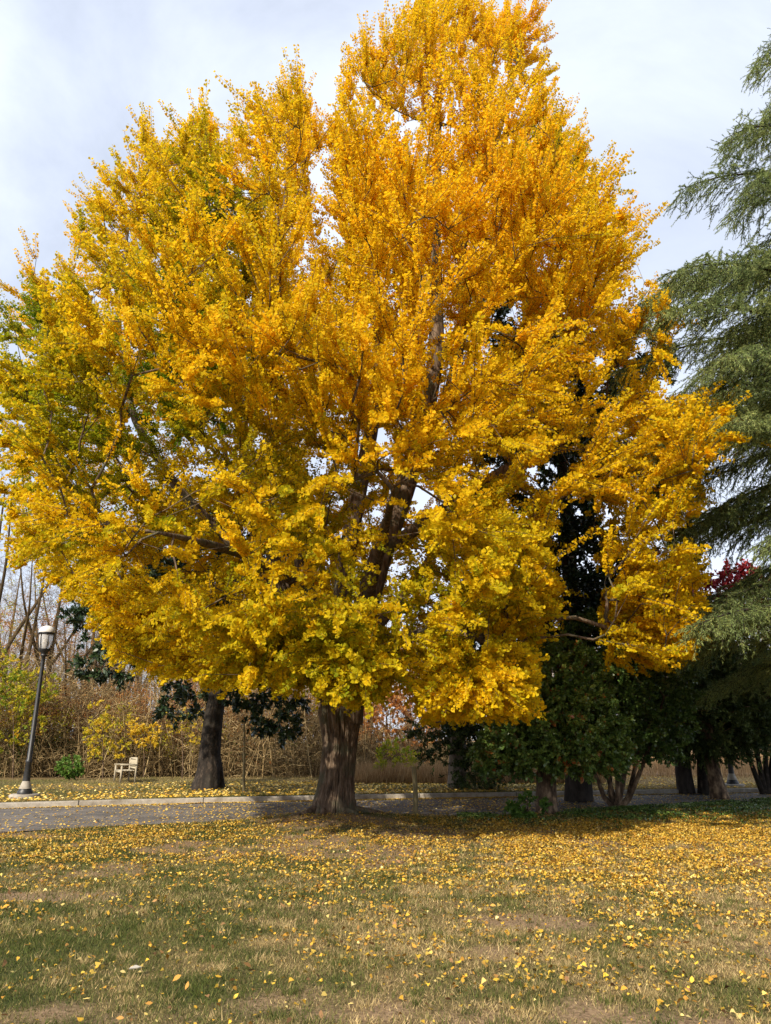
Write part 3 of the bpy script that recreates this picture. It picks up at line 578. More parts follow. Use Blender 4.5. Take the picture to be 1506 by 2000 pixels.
# hue: 0 green .. 1 orange, by patches of the crown
px, py = project(p0)
hue0 = 0.58 - 0.03 * np.clip((xc - p0[:, 0]) / 6, -1, 1) + 0.19 * fbm(p0 * [.55, .45, .7], 201, 3) + 0.07 * R.normal(size=ns) + 0.10 * np.clip((900 - py) / 700, -0.7, 0.6)
for gx_, gy_, gr_, gs_ in ((90, 600, 90, .40), (100, 740, 80, .22), (400, 700, 95, .45), (340, 790, 80, .30), (560, 940, 120, .25), (700, 1200, 130, .20), (620, 1290, 110, .22), (420, 400, 100, .20), (1150, 300, 60, .30), (690, 90, 60, .15), (1010, 80, 50, .18), (150, 900, 130, .25), (440, 480, 60, .22), (170, 400, 70, .18), (830, 850, 30, .2), (850, 1180, 70, .2), (1080, 330, 60, .2), (930, 950, 60, .15), (560, 200, 50, .15), (1280, 430, 40, .2)):
    c0 = P(gx_, gy_, Y0 - 2.5); rad_ = 1.05 * gr_ * MPP(gx_, gy_, Y0)
    hue0 -= gs_ * (1.45 if gx_ < 480 else .95) * np.exp(-((p0[:, 0] - c0[0]) ** 2 + (p0[:, 2] - c0[2]) ** 2 + 0.2 * (p0[:, 1] - c0[1]) ** 2) / rad_ ** 2)
hue = np.repeat(hue0, K) + R.normal(size=ns * K) * 0.07
c = c[keep]; dd = dd[keep]; hue = np.clip(hue[keep], 0, 1); n = len(c)
ax = unit(np.cross(dd, rdir(n)) + 0.35 * dd + np.array([0, 0, -0.35])); c = c + ax * 0.02
leafn = unit(np.cross(ax, rdir(n)) + np.array([0, -0.15, 0.35])); leafn = unit(leafn - ax * (leafn * ax).sum(1, keepdims=True))
lm = MB(); leaf_quads(lm, c, ax, leafn, R.uniform(0.026, 0.076, n) * np.interp(c[:, 2], [3, 12, 22], [1.08, .95, .88]), hue, R.uniform(0.84, 1.06, n), 'fan')
lm.build('crown', M['ginkgo_leaf'], gk, loc=(T0[0], T0[1], 0))
print('ginkgo shoots', ns, 'leaves', n, 'nodes', len(g['p']))
# surface roots at the foot
mb = MB()
for a_, l_ in ((-2.75, .8), (-2.1, .5), (-1.0, .5), (-0.3, 1.1), (3.5, 0.7)):
    s_ = np.linspace(0, 1, 12); aa = a_ + 0.25 * np.sin(s_ * 3)
    rr_ = 0.4 + s_ * l_; xx = T0[0] + np.cos(aa) * rr_; yy = T0[1] + np.sin(aa) * rr_
    tube(mb, np.stack([xx, yy, gh(xx, yy) + 0.06 * (1 - s_) - 0.03 * s_], -1), 0.08 * (1 - s_) + 0.015, 8)
mb.build('root', M['ginkgo_bark'], gk, smooth=True, loc=(T0[0], T0[1], 0))

# ------------------------------------------------------------------ other broadleaf trees
def E(px, py, Yd, rx, ry, rd):
    c = P(px, py, Yd); m = MPP(px, py, Yd); return c, np.array([rx * m, rd, ry * m])
def in_ellipsoids(els, n, shell=0.5, zmin=0.2):
    w = np.array([e[1].prod() ** 0.75 for e in els]); w /= w.sum(); out = []
    for (c, r_), q in zip(els, w):
        m = max(3, int(n * q)); d_ = rdir(m) * (R.random(m) ** (1 / 3 * (1 - shell)))[:, None]; out.append(c + d_ * r_)
    p = np.concatenate(out); p = p[p[:, 2] > zmin]; return p
def foliage_tree(name, base, label, cat, trunk, els, n_att, bark, leafm, kind, size, per, shoot=0.4, spread=0.5, tipn=2, thin=0.3, step=0.4, zmin=0.3, group=None, clump=0, hue=(0.5, 0.2), seeds_more=(), droop=0.0, rmax=0.02, trunk_builder=None, tip_r=0.006, noise=0.0):
    base = np.asarray(base, float); root = empty(name, base, label, cat, group)
    att = in_ellipsoids(els, n_att, zmin=zmin)
    if noise: att = att[fbm(att * noise, 301, 2) > -0.08]
    g = grow([trunk] + list(seeds_more), att, step, tip_r, 2.2)
    tb = MB()
    if trunk_builder: trunk_builder(tb); sk = 1
    else: sk = 0
    limbs(tb, g, 10, 0.05)
    tb.build('trunk', bark, root, smooth=True, loc=base)
    th = np.where((g['r'] < rmax) & (np.arange(len(g['r'])) >= g['ns']))[0]
    src = np.concatenate([np.repeat(g['tips'], tipn), th[R.random(len(th)) < thin]]); n = len(src)
    p0 = g['p'][src]; cen = np.mean([e[0] for e in els], 0)
    d = unit(g['d'][src] * 0.7 + 0.4 * unit(p0 - cen) + R.normal(size=(n, 3)) * spread + [0, 0, -droop]); Ls = shoot * R.uniform(0.5, 1.2, n)
    K = per; t = R.uniform(0, 1.05, (n, K)) ** 0.8; c = (p0[:, None] + d[:, None] * (Ls[:, None] * t)[..., None]).reshape(-1, 3) + [0, 0, 0]
    dd = np.repeat(d, K, 0); N_ = len(c); ax = unit(dd * 0.8 + R.normal(size=(N_, 3)) * 0.75 + [0, 0, -droop]); nr = unit(np.cross(ax, rdir(N_)) + [0, -0.1, 0.5]); nr = unit(nr - ax * (nr * ax).sum(1, keepdims=True))
    hh = np.clip(np.repeat(hue[0] + R.normal(size=n) * hue[1], K) + R.normal(size=N_) * 0.12, 0, 1)
    keep = c[:, 2] > 0.05; 
    lb = MB(); leaf_quads(lb, c[keep], ax[keep], nr[keep], (size * R.uniform(0.7, 1.25, N_))[keep], hh[keep], R.uniform(0.8, 1.15, N_)[keep], kind)
    lb.build('crown', leafm, root, loc=base)
    print(name, 'leaves', keep.sum()); return root

# magnolia beyond the road on the left
b0 = G(405, 1541, KH); Ym = b0[1]
mtr = [b0 - [0, 0, .1], b0 + [0.05, 0, .5], P(410, 1470, Ym), P(417, 1400, Ym), P(432, 1330, Ym), P(432, 1250, Ym)]
def mag_trunk(tb):
    ribbed_trunk(tb, mtr, [0.52, 0.42, 0.34, 0.31, 0.29, 0.25], 90, 90, amp=0.07, flare=0.35, seed=9, groove=[(-0.45, 0.2, 0.35)])
foliage_tree('magnolia_tree', b0, 'dark evergreen magnolia across the road with a flared grey trunk, left of the ginkgo trunk', 'tree',
    (mtr + [P(430, 1150, Ym), P(430, 1000, Ym)], [0.5, .4, .36, .32, .28, .25, .18, .06]),
    [E(170, 1190, Ym - .5, 40, 35, .8), E(215, 1285, Ym - 1, 75, 38, 1.0), E(330, 1180, Ym, 130, 90, 2.5), E(430, 1080, Ym, 150, 120, 3), E(545, 1390, Ym - 1, 55, 45, 1.2), E(360, 1370, Ym + 1, 45, 40, 1.2), E(500, 1330, Ym - 1, 60, 50, 1.2), E(560, 1180, Ym, 100, 100, 2)],
    700, M['dark_bark'], M['magnolia_leaf'], 'oval', 0.21, 18, 0.35, 0.6, 3, 0.16, seeds_more=[([P(430, 1330, Ym), P(380, 1290, Ym - .5), P(300, 1290, Ym - 1), P(210, 1300, Ym - 1)], [.12, .09, .06, .03]), ([P(432, 1250, Ym), P(480, 1280, Ym - .8), P(530, 1340, Ym - 1.2)], [.1, .07, .03])],
    trunk_builder=mag_trunk, hue=(0.5, 0.25))

# tall dark evergreen behind the ginkgo on the right
b1 = G(1130, 1566); Y1 = b1[1] ; 
foliage_tree('magnolia_tree', b1, 'tall nearly black evergreen behind the right side of the ginkgo crown', 'tree',
    ([b1 - [0, 0, .1], P(1130, 1480, Y1), P(1120, 1300, Y1), P(1110, 1050, Y1), P(1090, 820, Y1), P(1080, 640, Y1)], [.42, .34, .28, .22, .14, .04]),
    [E(1110, 1330, Y1, 120, 110, 2.5), E(1080, 1130, Y1, 120, 120, 2.6), E(1200, 1150, Y1, 70, 90, 2), E(1060, 950, Y1, 120, 120, 2.6), E(1050, 780, Y1, 110, 110, 2.2), E(1020, 650, Y1, 80, 80, 1.5), E(1180, 850, Y1, 110, 130, 2.2), E(1240, 720, Y1, 60, 70, 1.5)],
    900, M['black_bark'], M['magnolia_leaf'], 'oval', 0.20, 22, 0.45, 0.6, 3, 0.3, hue=(0.3, 0.2))

# dark layered conifer behind the road, trunk at the centre right
b2 = G(893, 1541, KH); Y2 = b2[1]
foliage_tree('hemlock_tree', b2, 'dark conifer with flat reddish layers and a grey trunk just beyond the kerb', 'tree',
    ([b2 - [0, 0, .1], P(893, 1480, Y2), P(897, 1400, Y2), P(905, 1250, Y2), P(910, 1100, Y2)], [.34, .28, .24, .18, .06]),
    [E(870, 1425, Y2 - .5, 70, 14, 1.6), E(950, 1440, Y2 - .5, 75, 45, 1.8), E(930, 1500, Y2 - .7, 50, 28, 1.2), E(960, 1350, Y2, 70, 60, 2), E(920, 1250, Y2, 70, 80, 2), E(850, 1465, Y2 - .3, 30, 8, .8)],
    520, M['grey_bark'], M['yew_leaf'], 'oval', 0.10, 40, 0.55, 0.35, 3, 0.3, droop=0.1, hue=(0.25, 0.2))

# sunlit glossy shrub-tree with red berries, near side of the road
b3 = G(1068, 1590); Y3 = b3[1]
foliage_tree('holly_tree', b3, 'glossy green holly dotted with red, its blotched tan trunk standing on the lawn edge', 'tree',
    ([b3 - [0, 0, .1], P(1066, 1540, Y3), P(1070, 1480, Y3), P(1075, 1400, Y3), P(1080, 1330, Y3)], [.27, .24, .21, .16, .06]),
    [E(1040, 1440, Y3 - .8, 90, 55, 1.3), E(1120, 1420, Y3 - .9, 90, 80, 1.4), E(1090, 1340, Y3 - .4, 100, 80, 1.4), E(1160, 1480, Y3 - .5, 60, 50, 1.0), E(980, 1480, Y3 - .2, 50, 45, 1.0), E(1060, 1500, Y3 - .6, 50, 25, .8)],
    900, M['tan_bark'], M['holly_leaf'], 'round', 0.08, 30, 0.30, 0.6, 3, 0.35, step=0.28, hue=(0.55, 0.2), tip_r=0.004, zmin=0.95)
b4 = G(1205, 1578); Y4 = b4[1]
stems = []
for k, (tx, ty) in enumerate(((1170, 1460), (1185, 1440), (1200, 1440), (1215, 1430), (1232, 1440), (1250, 1450), (1268, 1460), (1150, 1490))):
    o = np.array([0.05 * math.cos(k * 2.4), 0.09 * math.sin(k * 2.4), 0]); dy_ = 0.5 * math.sin(k * 1.9)
    a_ = b4 + [(tx - 1210) * 0.0035, dy_ * 0.2, 0] + o
    stems.append(([b4 - [0, 0, .1] if k == 0 else a_ - [0, 0, .05], (a_ + P(tx, ty, Y4 + dy_)) / 2 + [0.05, 0, 0.05], P(tx, ty, Y4 + dy_), P(1210 + (tx - 1210) * 1.5, 1360, Y4 + dy_ * 1.6)], [.07, .055, .045, .02]))
foliage_tree('evergreen_shrub', b4, 'large dark shrub with many bare stems fanning up from one foot at the lawn edge', 'shrub',
    stems[0], [E(1200, 1370, Y4 - .4, 110, 90, 1.5), E(1260, 1330, Y4, 80, 100, 1.5), E(1180, 1270, Y4, 90, 70, 1.4), E(1290, 1430, Y4 - .2, 50, 60, 1.0), E(1220, 1450, Y4 - .3, 60, 30, 1), E(1150, 1440, Y4, 60, 80, 1.2)],
    800, M['tan_bark'], M['holly_leaf'], 'round', 0.08, 30, 0.32, 0.6, 3, 0.3, step=0.3, seeds_more=stems[1:], hue=(0.25, 0.2), tip_r=0.004, zmin=1.2)
b4b = G(1032, 1600)
foliage_tree('green_shrub', b4b, 'low bright green sprig of shrub at the foot of the blotched trunk', 'shrub',
    ([b4b - [0, 0, .05], b4b + [0, 0, .2], b4b + [0, 0, .35]], [.02, .015, .01]), [(b4b + [0, 0, .27], np.array([.38, .3, .20]))],
    40, M['tan_bark'], M['green_leaf'], 'round', 0.07, 16, 0.15, 0.7, 2, 0.3, step=0.12, zmin=.03, hue=(0.5, .2), tip_r=0.003)
# yews / conifers on the right
b5 = G(1408, 1561); Y5 = b5[1]
foliage_tree('yew_tree', b5, 'dark yew with a leaning bare trunk, right of the many stemmed shrub', 'tree',
    ([b5 - [0, 0, .1], P(1395, 1520, Y5), P(1385, 1460, Y5), P(1375, 1380, Y5), P(1370, 1300, Y5)], [.30, .22, .20, .14, .05]),
    [E(1400, 1400, Y5 - .5, 90, 70, 1.8), E(1350, 1330, Y5, 80, 70, 1.8), E(1450, 1340, Y5 - .5, 80, 60, 1.8), E(1330, 1430, Y5 + .3, 45, 45, 1.3), E(1420, 1290, Y5, 90, 40, 1.5)],
    750, M['tan_bark'], M['yew_leaf'], 'oval', 0.095, 42, 0.5, 0.4, 3, 0.35, droop=0.35, hue=(0.35, 0.25))
b6 = G(1340, 1543, KH); Y6 = b6[1]
foliage_tree('yew_tree', b6, 'dark tree with a smooth straight trunk just beyond the kerb at the right', 'tree',
    ([b6 - [0, 0, .1], P(1332, 1490, Y6), P(1325, 1420, Y6), P(1320, 1300, Y6)], [.30, .25, .2, .06]),
    [E(1310, 1400, Y6, 80, 60, 2), E(1380, 1420, Y6, 50, 50, 2), E(1300, 1300, Y6, 110, 80, 2), E(1430, 1380, Y6, 60, 80, 2)],
    600, M['black_bark'], M['yew_leaf'], 'oval', 0.12, 34, 0.5, 0.5, 3, 0.3, hue=(0.15, 0.15), step=.5)
b7 = G(1500, 1552); Y7 = b7[1]
stems = []
for k, (tx, ty) in enumerate(((1460, 1470), (1475, 1440), (1495, 1430), (1515, 1430), (1540, 1450))):
    a_ = b7 + [(tx - 1495) * 0.003, 0, 0]; stems.append(([a_ - [0, 0, .1], (a_ + P(tx, ty, Y7)) / 2 + [-.05, 0, 0], P(tx, ty, Y7), P(1495 + (tx - 1495) * 1.6, 1380, Y7)], [.11, .08, .06, .02]))
foliage_tree('evergreen_shrub', b7, 'loose shrub with black stems rising at the right edge beside the road', 'shrub',
    stems[0], [E(1470, 1400, Y7 - .3, 50, 80, 1.2), E(1530, 1400, Y7 - .3, 70, 90, 1.2)],
    260, M['dark_bark'], M['holly_leaf'], 'round', 0.075, 18, 0.35, 0.6, 2, 0.3, step=.3, seeds_more=stems[1:], hue=(0.5, 0.25))
# red maple behind
b8 = G(1370, 1500, KH); b8 = np.array([P(1370, 1500, 25)[0], 25, KH])
foliage_tree('maple_tree', b8, 'crimson maple glowing between the ginkgo and the cedar', 'tree',
    ([b8 - [0, 0, .1], P(1370, 1400, 25), P(1365, 1250, 25), P(1360, 1150, 25)], [.22, .18, .12, .04]),
    [E(1290, 1140, 25, 60, 60, 1.4), E(1400, 1170, 25, 80, 60, 1.5), E(1340, 1220, 25, 100, 40, 1.5), E(1450, 1170, 25, 50, 60, 1.4)],
    420, M['dark_bark'], M['maple_leaf'], 'round', 0.11, 22, 0.4, 0.6, 2, 0.35, step=.5, hue=(0.55, 0.25))

# ------------------------------------------------------------------ cedar at the right
cb = np.array([11.3, 14.5, 0.0]); H = 22.0
cd = empty('cedar_tree', cb, 'tall drooping cedar with grey green sprays at the right edge', 'tree')
tb = MB(); zt = np.linspace(-.1, H, 30); tube(tb, np.stack([cb[0] + 0.1 * np.sin(zt * .4), cb[1] + 0.08 * np.sin(zt * .6), zt], -1), 0.45 * (1 - zt / H) ** 0.8 + 0.03, 14)
ndl = MB(); A_, B_ = [], []; hs = []
z = 2.9; k = 0
while z < H - 0.3:
    Lb = np.interp(z, [2, 3.5, 6, 9.5, 12.5, 15, 17, 19.5, 22], [5.9, 6.1, 6.2, 6.2, 5.0, 3.4, 2.3, 1.2, 0.4]) * R.uniform(0.72, 1.1); az = k * 2.39996 + R.normal() * 0.25; k += 1
    dirh = np.array([math.cos(az), math.sin(az), 0]); side = np.array([-math.sin(az), math.cos(az), 0])
    vis = dirh[0] < 0.25
    up0 = np.interp(z, [2, 10, 20], [0.10, 0.22, 0.5]); ud = R.normal() * 0.08; m = 16; s = np.linspace(0, 1, m)
    pts = cb + [0, 0, z] + dirh * (Lb * s)[:, None] + side * (0.12 * Lb * np.sin(s * 2 + az))[:, None] * 0.5 + np.array([0, 0, 1.0]) * (Lb * ((up0 + ud) * s * 1.6 - (0.20 + up0) * s ** 2.2))[:, None]
    tube(tb, pts, 0.06 * (1 - s) * (Lb / 5) + 0.008, 5)
    nb = int(Lb * (18 if vis else 4))
    for q in range(nb):
        t_ = (q + R.random()) / nb * 0.9 + 0.1; i_ = min(m - 2, int(t_ * (m - 1))); fr = t_ * (m - 1) - i_; p = pts[i_] * (1 - fr) + pts[i_ + 1] * fr; tg = unit(pts[i_ + 1] - pts[i_])
        sg = 1 if q % 2 else -1; bl = (0.35 + 1.35 * (1 - t_) ** 0.6) * R.uniform(0.6, 1.1) * min(1, Lb / 3)
        bd = unit(tg * 0.75 + side * sg * R.uniform(0.2, 1.0) + np.array([0, 0, R.uniform(-0.3, 0.4)])); mm = 5; ss = np.linspace(0, 1, mm)
        bp = p + bd * (bl * ss)[:, None] - np.array([0, 0, 1.0]) * (bl * 0.42 * ss ** 2)[:, None]
        A_.append(bp[:-1]); B_.append(bp[1:]); hs.append(np.full(mm - 1, 0.0))
        nh = int(bl * 9) + 2
        for w in range(nh):
            u_ = R.uniform(0.1, 1) * (mm - 1); ii = min(mm - 2, int(u_)); fr = u_ - ii; hp = bp[ii] * (1 - fr) + bp[ii + 1] * fr
            hd = unit(np.array([0, 0, -0.7]) + bd * 0.7 + R.normal(size=3) * 0.45); hl = R.uniform(0.12, 0.36)
            A_.append(hp[None]); B_.append((hp + hd * hl)[None]); hs.append(np.ones(1))
    z += 0.10 if z < 12.5 else 0.18
A_ = np.concatenate(A_); B_ = np.concatenate(B_); hs = np.concatenate(hs)
segs(tb, A_, B_, 0.006, 0.003)
tb.build('trunk', M['dark_bark'], cd, smooth=True, loc=cb)
ln = np.linalg.norm(B_ - A_, axis=1); vis = A_[:, 0] < cb[0] - 0.4
cnt = np.maximum(2, (ln * np.where(vis, 80, 26)).astype(int)); idx = np.repeat(np.arange(len(A_)), cnt); n = len(idx); tt = R.random(n)
c = A_[idx] + (B_[idx] - A_[idx]) * tt[:, None]; tg = unit(B_[idx] - A_[idx]); ax = unit(tg * 0.75 + np.cross(tg, rdir(n)) * 0.75)
ch = np.clip(0.5 + 0.35 * fbm(A_ * 0.8, 401, 2) + R.normal(size=len(A_)) * 0.15 + 0.12 * hs, 0, 1)
leaf_quads(ndl, c, ax, unit(np.cross(ax, rdir(n))), R.uniform(0.04, 0.07, n) * np.where(vis[idx], 1, 1.5), np.clip(ch[idx] + R.normal(size=n) * 0.08, 0, 1), R.uniform(0.8, 1.15, n), 'needle')
ndl.build('crown', M['cedar_needle'], cd, loc=cb); print('cedar needles', n)

# ------------------------------------------------------------------ bare trees and thicket
def bare_proto(h, spread, n_att, seedlean=0.0):
    f0 = np.array([.1, 0, h * .2]); tr = [([np.zeros(3), f0, np.array([.1 + seedlean, .1, h * .5]), np.array([0.2 + seedlean * 1.6, 0, h * .85])], [h * .014, h * .011, h * .007, h * .002])]
    for q in range(3):
        a_ = q * 2.1 + seedlean * 3; dv = np.array([math.cos(a_), math.sin(a_), 0]) * spread
        tr.append(([f0 + [0, 0, h * .05 * q], f0 + dv * .28 + [0, 0, h * (.16 + .05 * q)], f0 + dv * .6 + [.2, 0, h * .38], f0 + dv * .75 + [0, 0, h * .58]], [h * .007, h * .006, h * .004, h * .0015]))
    c = np.array([seedlean, 0, h * 0.62]); p = rdir(n_att) * (R.random(n_att) ** 0.4)[:, None] * [spread, spread, h * 0.38] + c
    return grow(tr, p, 0.5, 0.005, 2.0, 0.26, bend=0.5)
def bare_mesh(mb, g, off=(0, 0, 0), rz=0, s=1.0, hue=0.45, twigs=3, kb=7, crown=None):
    c_, s_ = math.cos(rz), math.sin(rz); Rm = np.array([[c_, s_, 0], [-s_, c_, 0], [0, 0, 1]]) * s
    p = g['p'] @ Rm + off; big = [c for c in chains(dict(p=p, par=g['par'], r=g['r'] * s))]
    crown = mb if crown is None else crown
    for pts, rr in big: tube(mb if rr.max() > .045 else crown, pts, rr, kb if rr.max() > .04 else 3, hue=hue * (.6 if rr.max() > .06 else 1) + R.uniform(-.08, .08))
    tp = np.repeat(np.where(g['r'] < 0.02)[0], twigs); tp = tp[R.random(len(tp)) < 0.7]; a = p[tp]; d = unit(g['d'][tp] @ Rm * 0.8 + R.normal(size=(len(tp), 3)) * 0.6 + [0, 0, .25]); b = a + d * R.uniform(.25, .8, len(tp))[:, None] * s
    segs(crown, a, b, 0.006 * s, 0.003 * s, hue=hue + .1)
protos = [bare_proto(13, 4.2, 220, .3), bare_proto(16, 3.8, 240, -.4), bare_proto(10, 3.8, 190, 0.9), bare_proto(14, 4.6, 240, 0.1)]
spots = [(8, 37, 0, 'grey bare tree with a leaning fork at the left edge'), (62, 39, 3, 'bare tree with long rising limbs just right of the lamp post'), (118, 38, 2, 'slanting bare tree between the lamp and the dark magnolia sprays'), (30, 44, 2, 'bare tree set back in the wood behind the lamp post'), (150, 46, 3, 'bare tree set back above the yellow sapling'), (700, 45, 1, 'bare tree just right of the ginkgo trunk'), (420, 43, 3, 'bare tree directly behind the magnolia trunk'),
         (-60, 36, 1, 'bare tree at the very left edge of the wood'), (200, 41, 1, 'bare tree behind the magnolia sprays'), (300, 40, 2, 'bare tree behind the bench'), (640, 43, 3, 'bare tree seen left of the ginkgo trunk'),
         (860, 46, 0, 'bare tree in the gap right of the ginkgo trunk'), (560, 41, 2, 'bare tree behind the low magnolia sprays')]
first = {}
for px_, yy, k, lab in spots:
    x_ = P(px_, 1500, yy)[0]
    if k not in first:
        root = empty('bare_tree', (x_, yy, KH - 0.1), lab, 'tree', 'bare trees at the edge of the wood', rz=0)
        mb = MB(); cr = MB(); bare_mesh(mb, protos[k], hue=0.34, twigs=6, crown=cr); cr.build('crown', M['twig'], root); mb.build('trunk', M['twig'], root, smooth=False); first[k] = root
    else: dup(first[k], (x_, yy, KH - 0.1), R.uniform(0, 6), lab, R.uniform(.8, 1.05))
mb = MB()
for k in range(120):
    yy = R.uniform(43, 80); x_ = R.uniform(-0.62, 0.62) * yy; bare_mesh(mb, protos[k % 4], (x_, yy, -0.2), R.uniform(0, 6), R.uniform(.65, 1.0), hue=R.uniform(.35, .8), twigs=4, kb=4)
tag(mb.build('distant_wood', M['twig']), 'far bare winter wood behind the thicket', 'wood', kind='stuff')

# brambles: arching canes
mb = MB(); n = 30000
px_ = R.uniform(-120, 1000, n); yy = R.uniform(34, 41, n) + np.interp(px_, [0, 600, 800], [0, 0, 4]); x_ = (px_ - 753) / 1428 * yy / 1.06
hmax = np.interp(px_, [-120, 60, 200, 330, 450, 600, 720, 1000], [7.8, 7.2, 7.6, 7.2, 6.4, 5.8, 2.4, 2.0]) * np.clip(0.75 + 0.9 * fbm(np.stack([x_ * .5, yy * .5], -1), 88, 3), .3, 1.3)
z0 = R.random(n) ** 1.4 * hmax * 0.75; a = np.stack([x_, yy, KH + z0], -1)
d = unit(R.normal(size=(n, 3)) * [0.8, 0.6, 0.35] + np.array([0, 0, 0.75])); Lc = R.uniform(0.5, 1.7, n)
cur = a; hu = np.clip(R.normal(0.54, .26, n), 0, 1)
for q in range(4):
    nxt = cur + d * (Lc / 4)[:, None]; segs(mb, cur, nxt, 0.012 - .002 * q, 0.010 - .002 * q, hue=hu); cur = nxt
    d = unit(d + [0, 0, -0.28] + R.normal(size=(n, 3)) * 0.22)
n = 900; px_ = R.uniform(-120, 1000, n); yy = R.uniform(33.6, 41, n); x_ = (px_ - 753) / 1428 * yy / 1.06; cur = np.stack([x_, yy, np.full(n, KH - .05)], -1); hs_ = R.uniform(1.5, 7, n) * np.interp(px_, [650, 750], [1, .6]); d = unit(R.normal(size=(n, 3)) * [.16, .16, 0] + [0, 0, 1]); hu = R.uniform(.2, .95, n); w_ = hs_ * .0045
for q in range(6):
    nxt = cur + d * (hs_ / 6)[:, None]; segs(mb, cur, nxt, w_ * (1 - q / 7), w_ * (1 - (q + 1) / 7), hue=hu); cur = nxt; d = unit(d + R.normal(size=(n, 3)) * .12)
    tw = unit(R.normal(size=(n, 3)) * [1, 1, .5] + [0, 0, .6]); segs(mb, cur, cur + tw * R.uniform(.3, 1.1, n)[:, None], .006, .003, hue=hu)
tag(mb.build('bramble_thicket', M['twig']), 'tangled tan brambles and canes along the edge of the wood', 'thicket', kind='stuff')
def scatter_leaves(name, label, mat, boxes, n, size, hue=(0.6, .2), cat='leaves'):
    mb = MB(); tot = sum(b[6] for b in boxes)
    for (px, py, Yd, rx, ry, rd, w) in boxes:
        c, r_ = E(px, py, Yd, rx, ry, rd); m = int(n * w / tot); nc = max(6, m // 26); cc = c + rdir(nc) * (R.random(nc) ** .45)[:, None] * r_
        p = cc[R.integers(0, nc, m)] + R.normal(size=(m, 3)) * 0.13; p = p[p[:, 2] > KH + .03]; m = len(p)
        ax = rdir(m); nr = unit(np.cross(ax, rdir(m))); leaf_quads(mb, p, ax, nr, size * R.uniform(.7, 1.3, m), np.clip(R.normal(hue[0], hue[1], m), 0, 1), R.uniform(.75, 1.15, m), 'round')
    return tag(mb.build(name, mat), label, cat, kind='stuff')
scatter_leaves('thicket_leaves', 'last russet and yellow leaves hanging in the brambles', M['orange_leaf'],
    [(100, 1400, 37, 260, 70, 2.5, 3), (380, 1400, 37, 260, 80, 2.5, 4), (620, 1420, 40, 130, 80, 2, 2), (700, 1350, 52, 250, 110, 4, 3), (100, 1250, 42, 200, 90, 3, 2), (480, 1380, 37, 160, 80, 2, 2)], 60000, 0.085, (0.5, .28))
scatter_leaves('thicket_yellow_leaves', 'yellow leaves scattered through the canes of the thicket', M['yellow_leaf'],
    [(40, 1390, 35.5, 90, 70, 1.2, 3), (250, 1430, 35, 200, 50, 1.2, 2), (30, 1200, 41, 80, 80, 2, 1), (560, 1420, 38, 90, 60, 1.5, 1), (830, 1480, 42, 120, 30, 2, 1)], 9000, 0.09, (0.6, .25))
scatter_leaves('understorey_leaves', 'dull green undergrowth low in the thicket', M['yew_leaf'],
    [(60, 1460, 36.5, 160, 45, 1.5, 3), (230, 1470, 37, 160, 40, 1.5, 2), (420, 1470, 37, 200, 50, 1.5, 3), (620, 1490, 39, 200, 40, 1.5, 3)], 24000, 0.12, (0.7, .3))

def leafy_bush(name, label, px, pybase, Yd, els, n_att, mat, size, per, hue=(.5, .2), trunk_r=.03, bark='tan_bark', kind='round', group=None, tipn=2):
    x_ = P(px, pybase, Yd)[0]; base = np.array([x_, Yd, KH]); top = els[0][1]
    tr = ([base - [0, 0, .1], (base + P(px, top, Yd)) / 2 + [.05, 0, 0], P(px, top, Yd)], [trunk_r, trunk_r * .8, trunk_r * .4])
    return foliage_tree(name, base, label, 'shrub' if 'shrub' in name else 'tree', tr, [E(e[0], e[1], Yd, *e[2:]) for e in els], n_att, M[bark], mat, kind, size, per, .25, .7, tipn, .2, step=.3, zmin=KH + .1, hue=hue, tip_r=.004, group=group)
leafy_bush('yellow_shrub', 'lime yellow shrub filling the left edge below the lamp head', 25, 1525, 33, [(20, 1385, 70, 75, 1.2), (60, 1340, 50, 40, 1.0), (-20, 1330, 60, 60, 1.2)], 300, M['yellow_leaf'], .09, 18, (.45, .22))
leafy_bush('yellow_sapling', 'small sapling with clear yellow leaves left of the bench', 200, 1528, 32.5, [(200, 1445, 34, 36, .7), (190, 1400, 22, 26, .5), (225, 1460, 20, 20, .5)], 60, M['yellow_leaf'], .10, 12, (.75, .15))
leafy_bush('yellow_sapling', 'amber leaved sapling above the bench', 280, 1528, 33.5, [(285, 1435, 26, 22, .6), (262, 1420, 14, 16, .4)], 34, M['yellow_leaf'], .10, 12, (.98, .08))
leafy_bush('yellow_sapling', 'pale yellow sapling touching the left of the magnolia trunk', 355, 1535, 33, [(385, 1430, 26, 40, .6), (350, 1400, 20, 30, .6)], 34, M['yellow_leaf'], .09, 8, (.85, .12))
leafy_bush('lime_sapling', 'slender sapling with bright lime leaves in the gap right of the ginkgo trunk', 767, 1530, 30, [(768, 1465, 26, 22, .5), (790, 1480, 22, 14, .4), (745, 1488, 12, 10, .3)], 44, M['yellow_leaf'], .11, 9, (.38, .12), trunk_r=.02)
leafy_bush('green_shrub', 'small bright green shrub on the grass left of the bench', 137, 1524, 31.5, [(137, 1502, 20, 18, .4)], 40, M['green_leaf'], .10, 16, (.7, .25), trunk_r=.02)
leafy_bush('orange_tree', 'orange leaved tree glowing behind the right side of the ginkgo trunk', 755, 1530, 39, [(750, 1400, 60, 60, 1.6), (770, 1330, 60, 60, 1.6), (730, 1460, 40, 40, 1.2), (820, 1440, 40, 50, 1.2)], 380, M['orange_leaf'], .13, 16, (.62, .2), trunk_r=.1)
leafy_bush('plum_tree', 'dusky purple tree behind the layered conifer', 825, 1530, 47, [(825, 1380, 50, 70, 1.6), (850, 1430, 40, 40, 1.2)], 130, M['maple_leaf'], .12, 9, (.1, .2), trunk_r=.1)

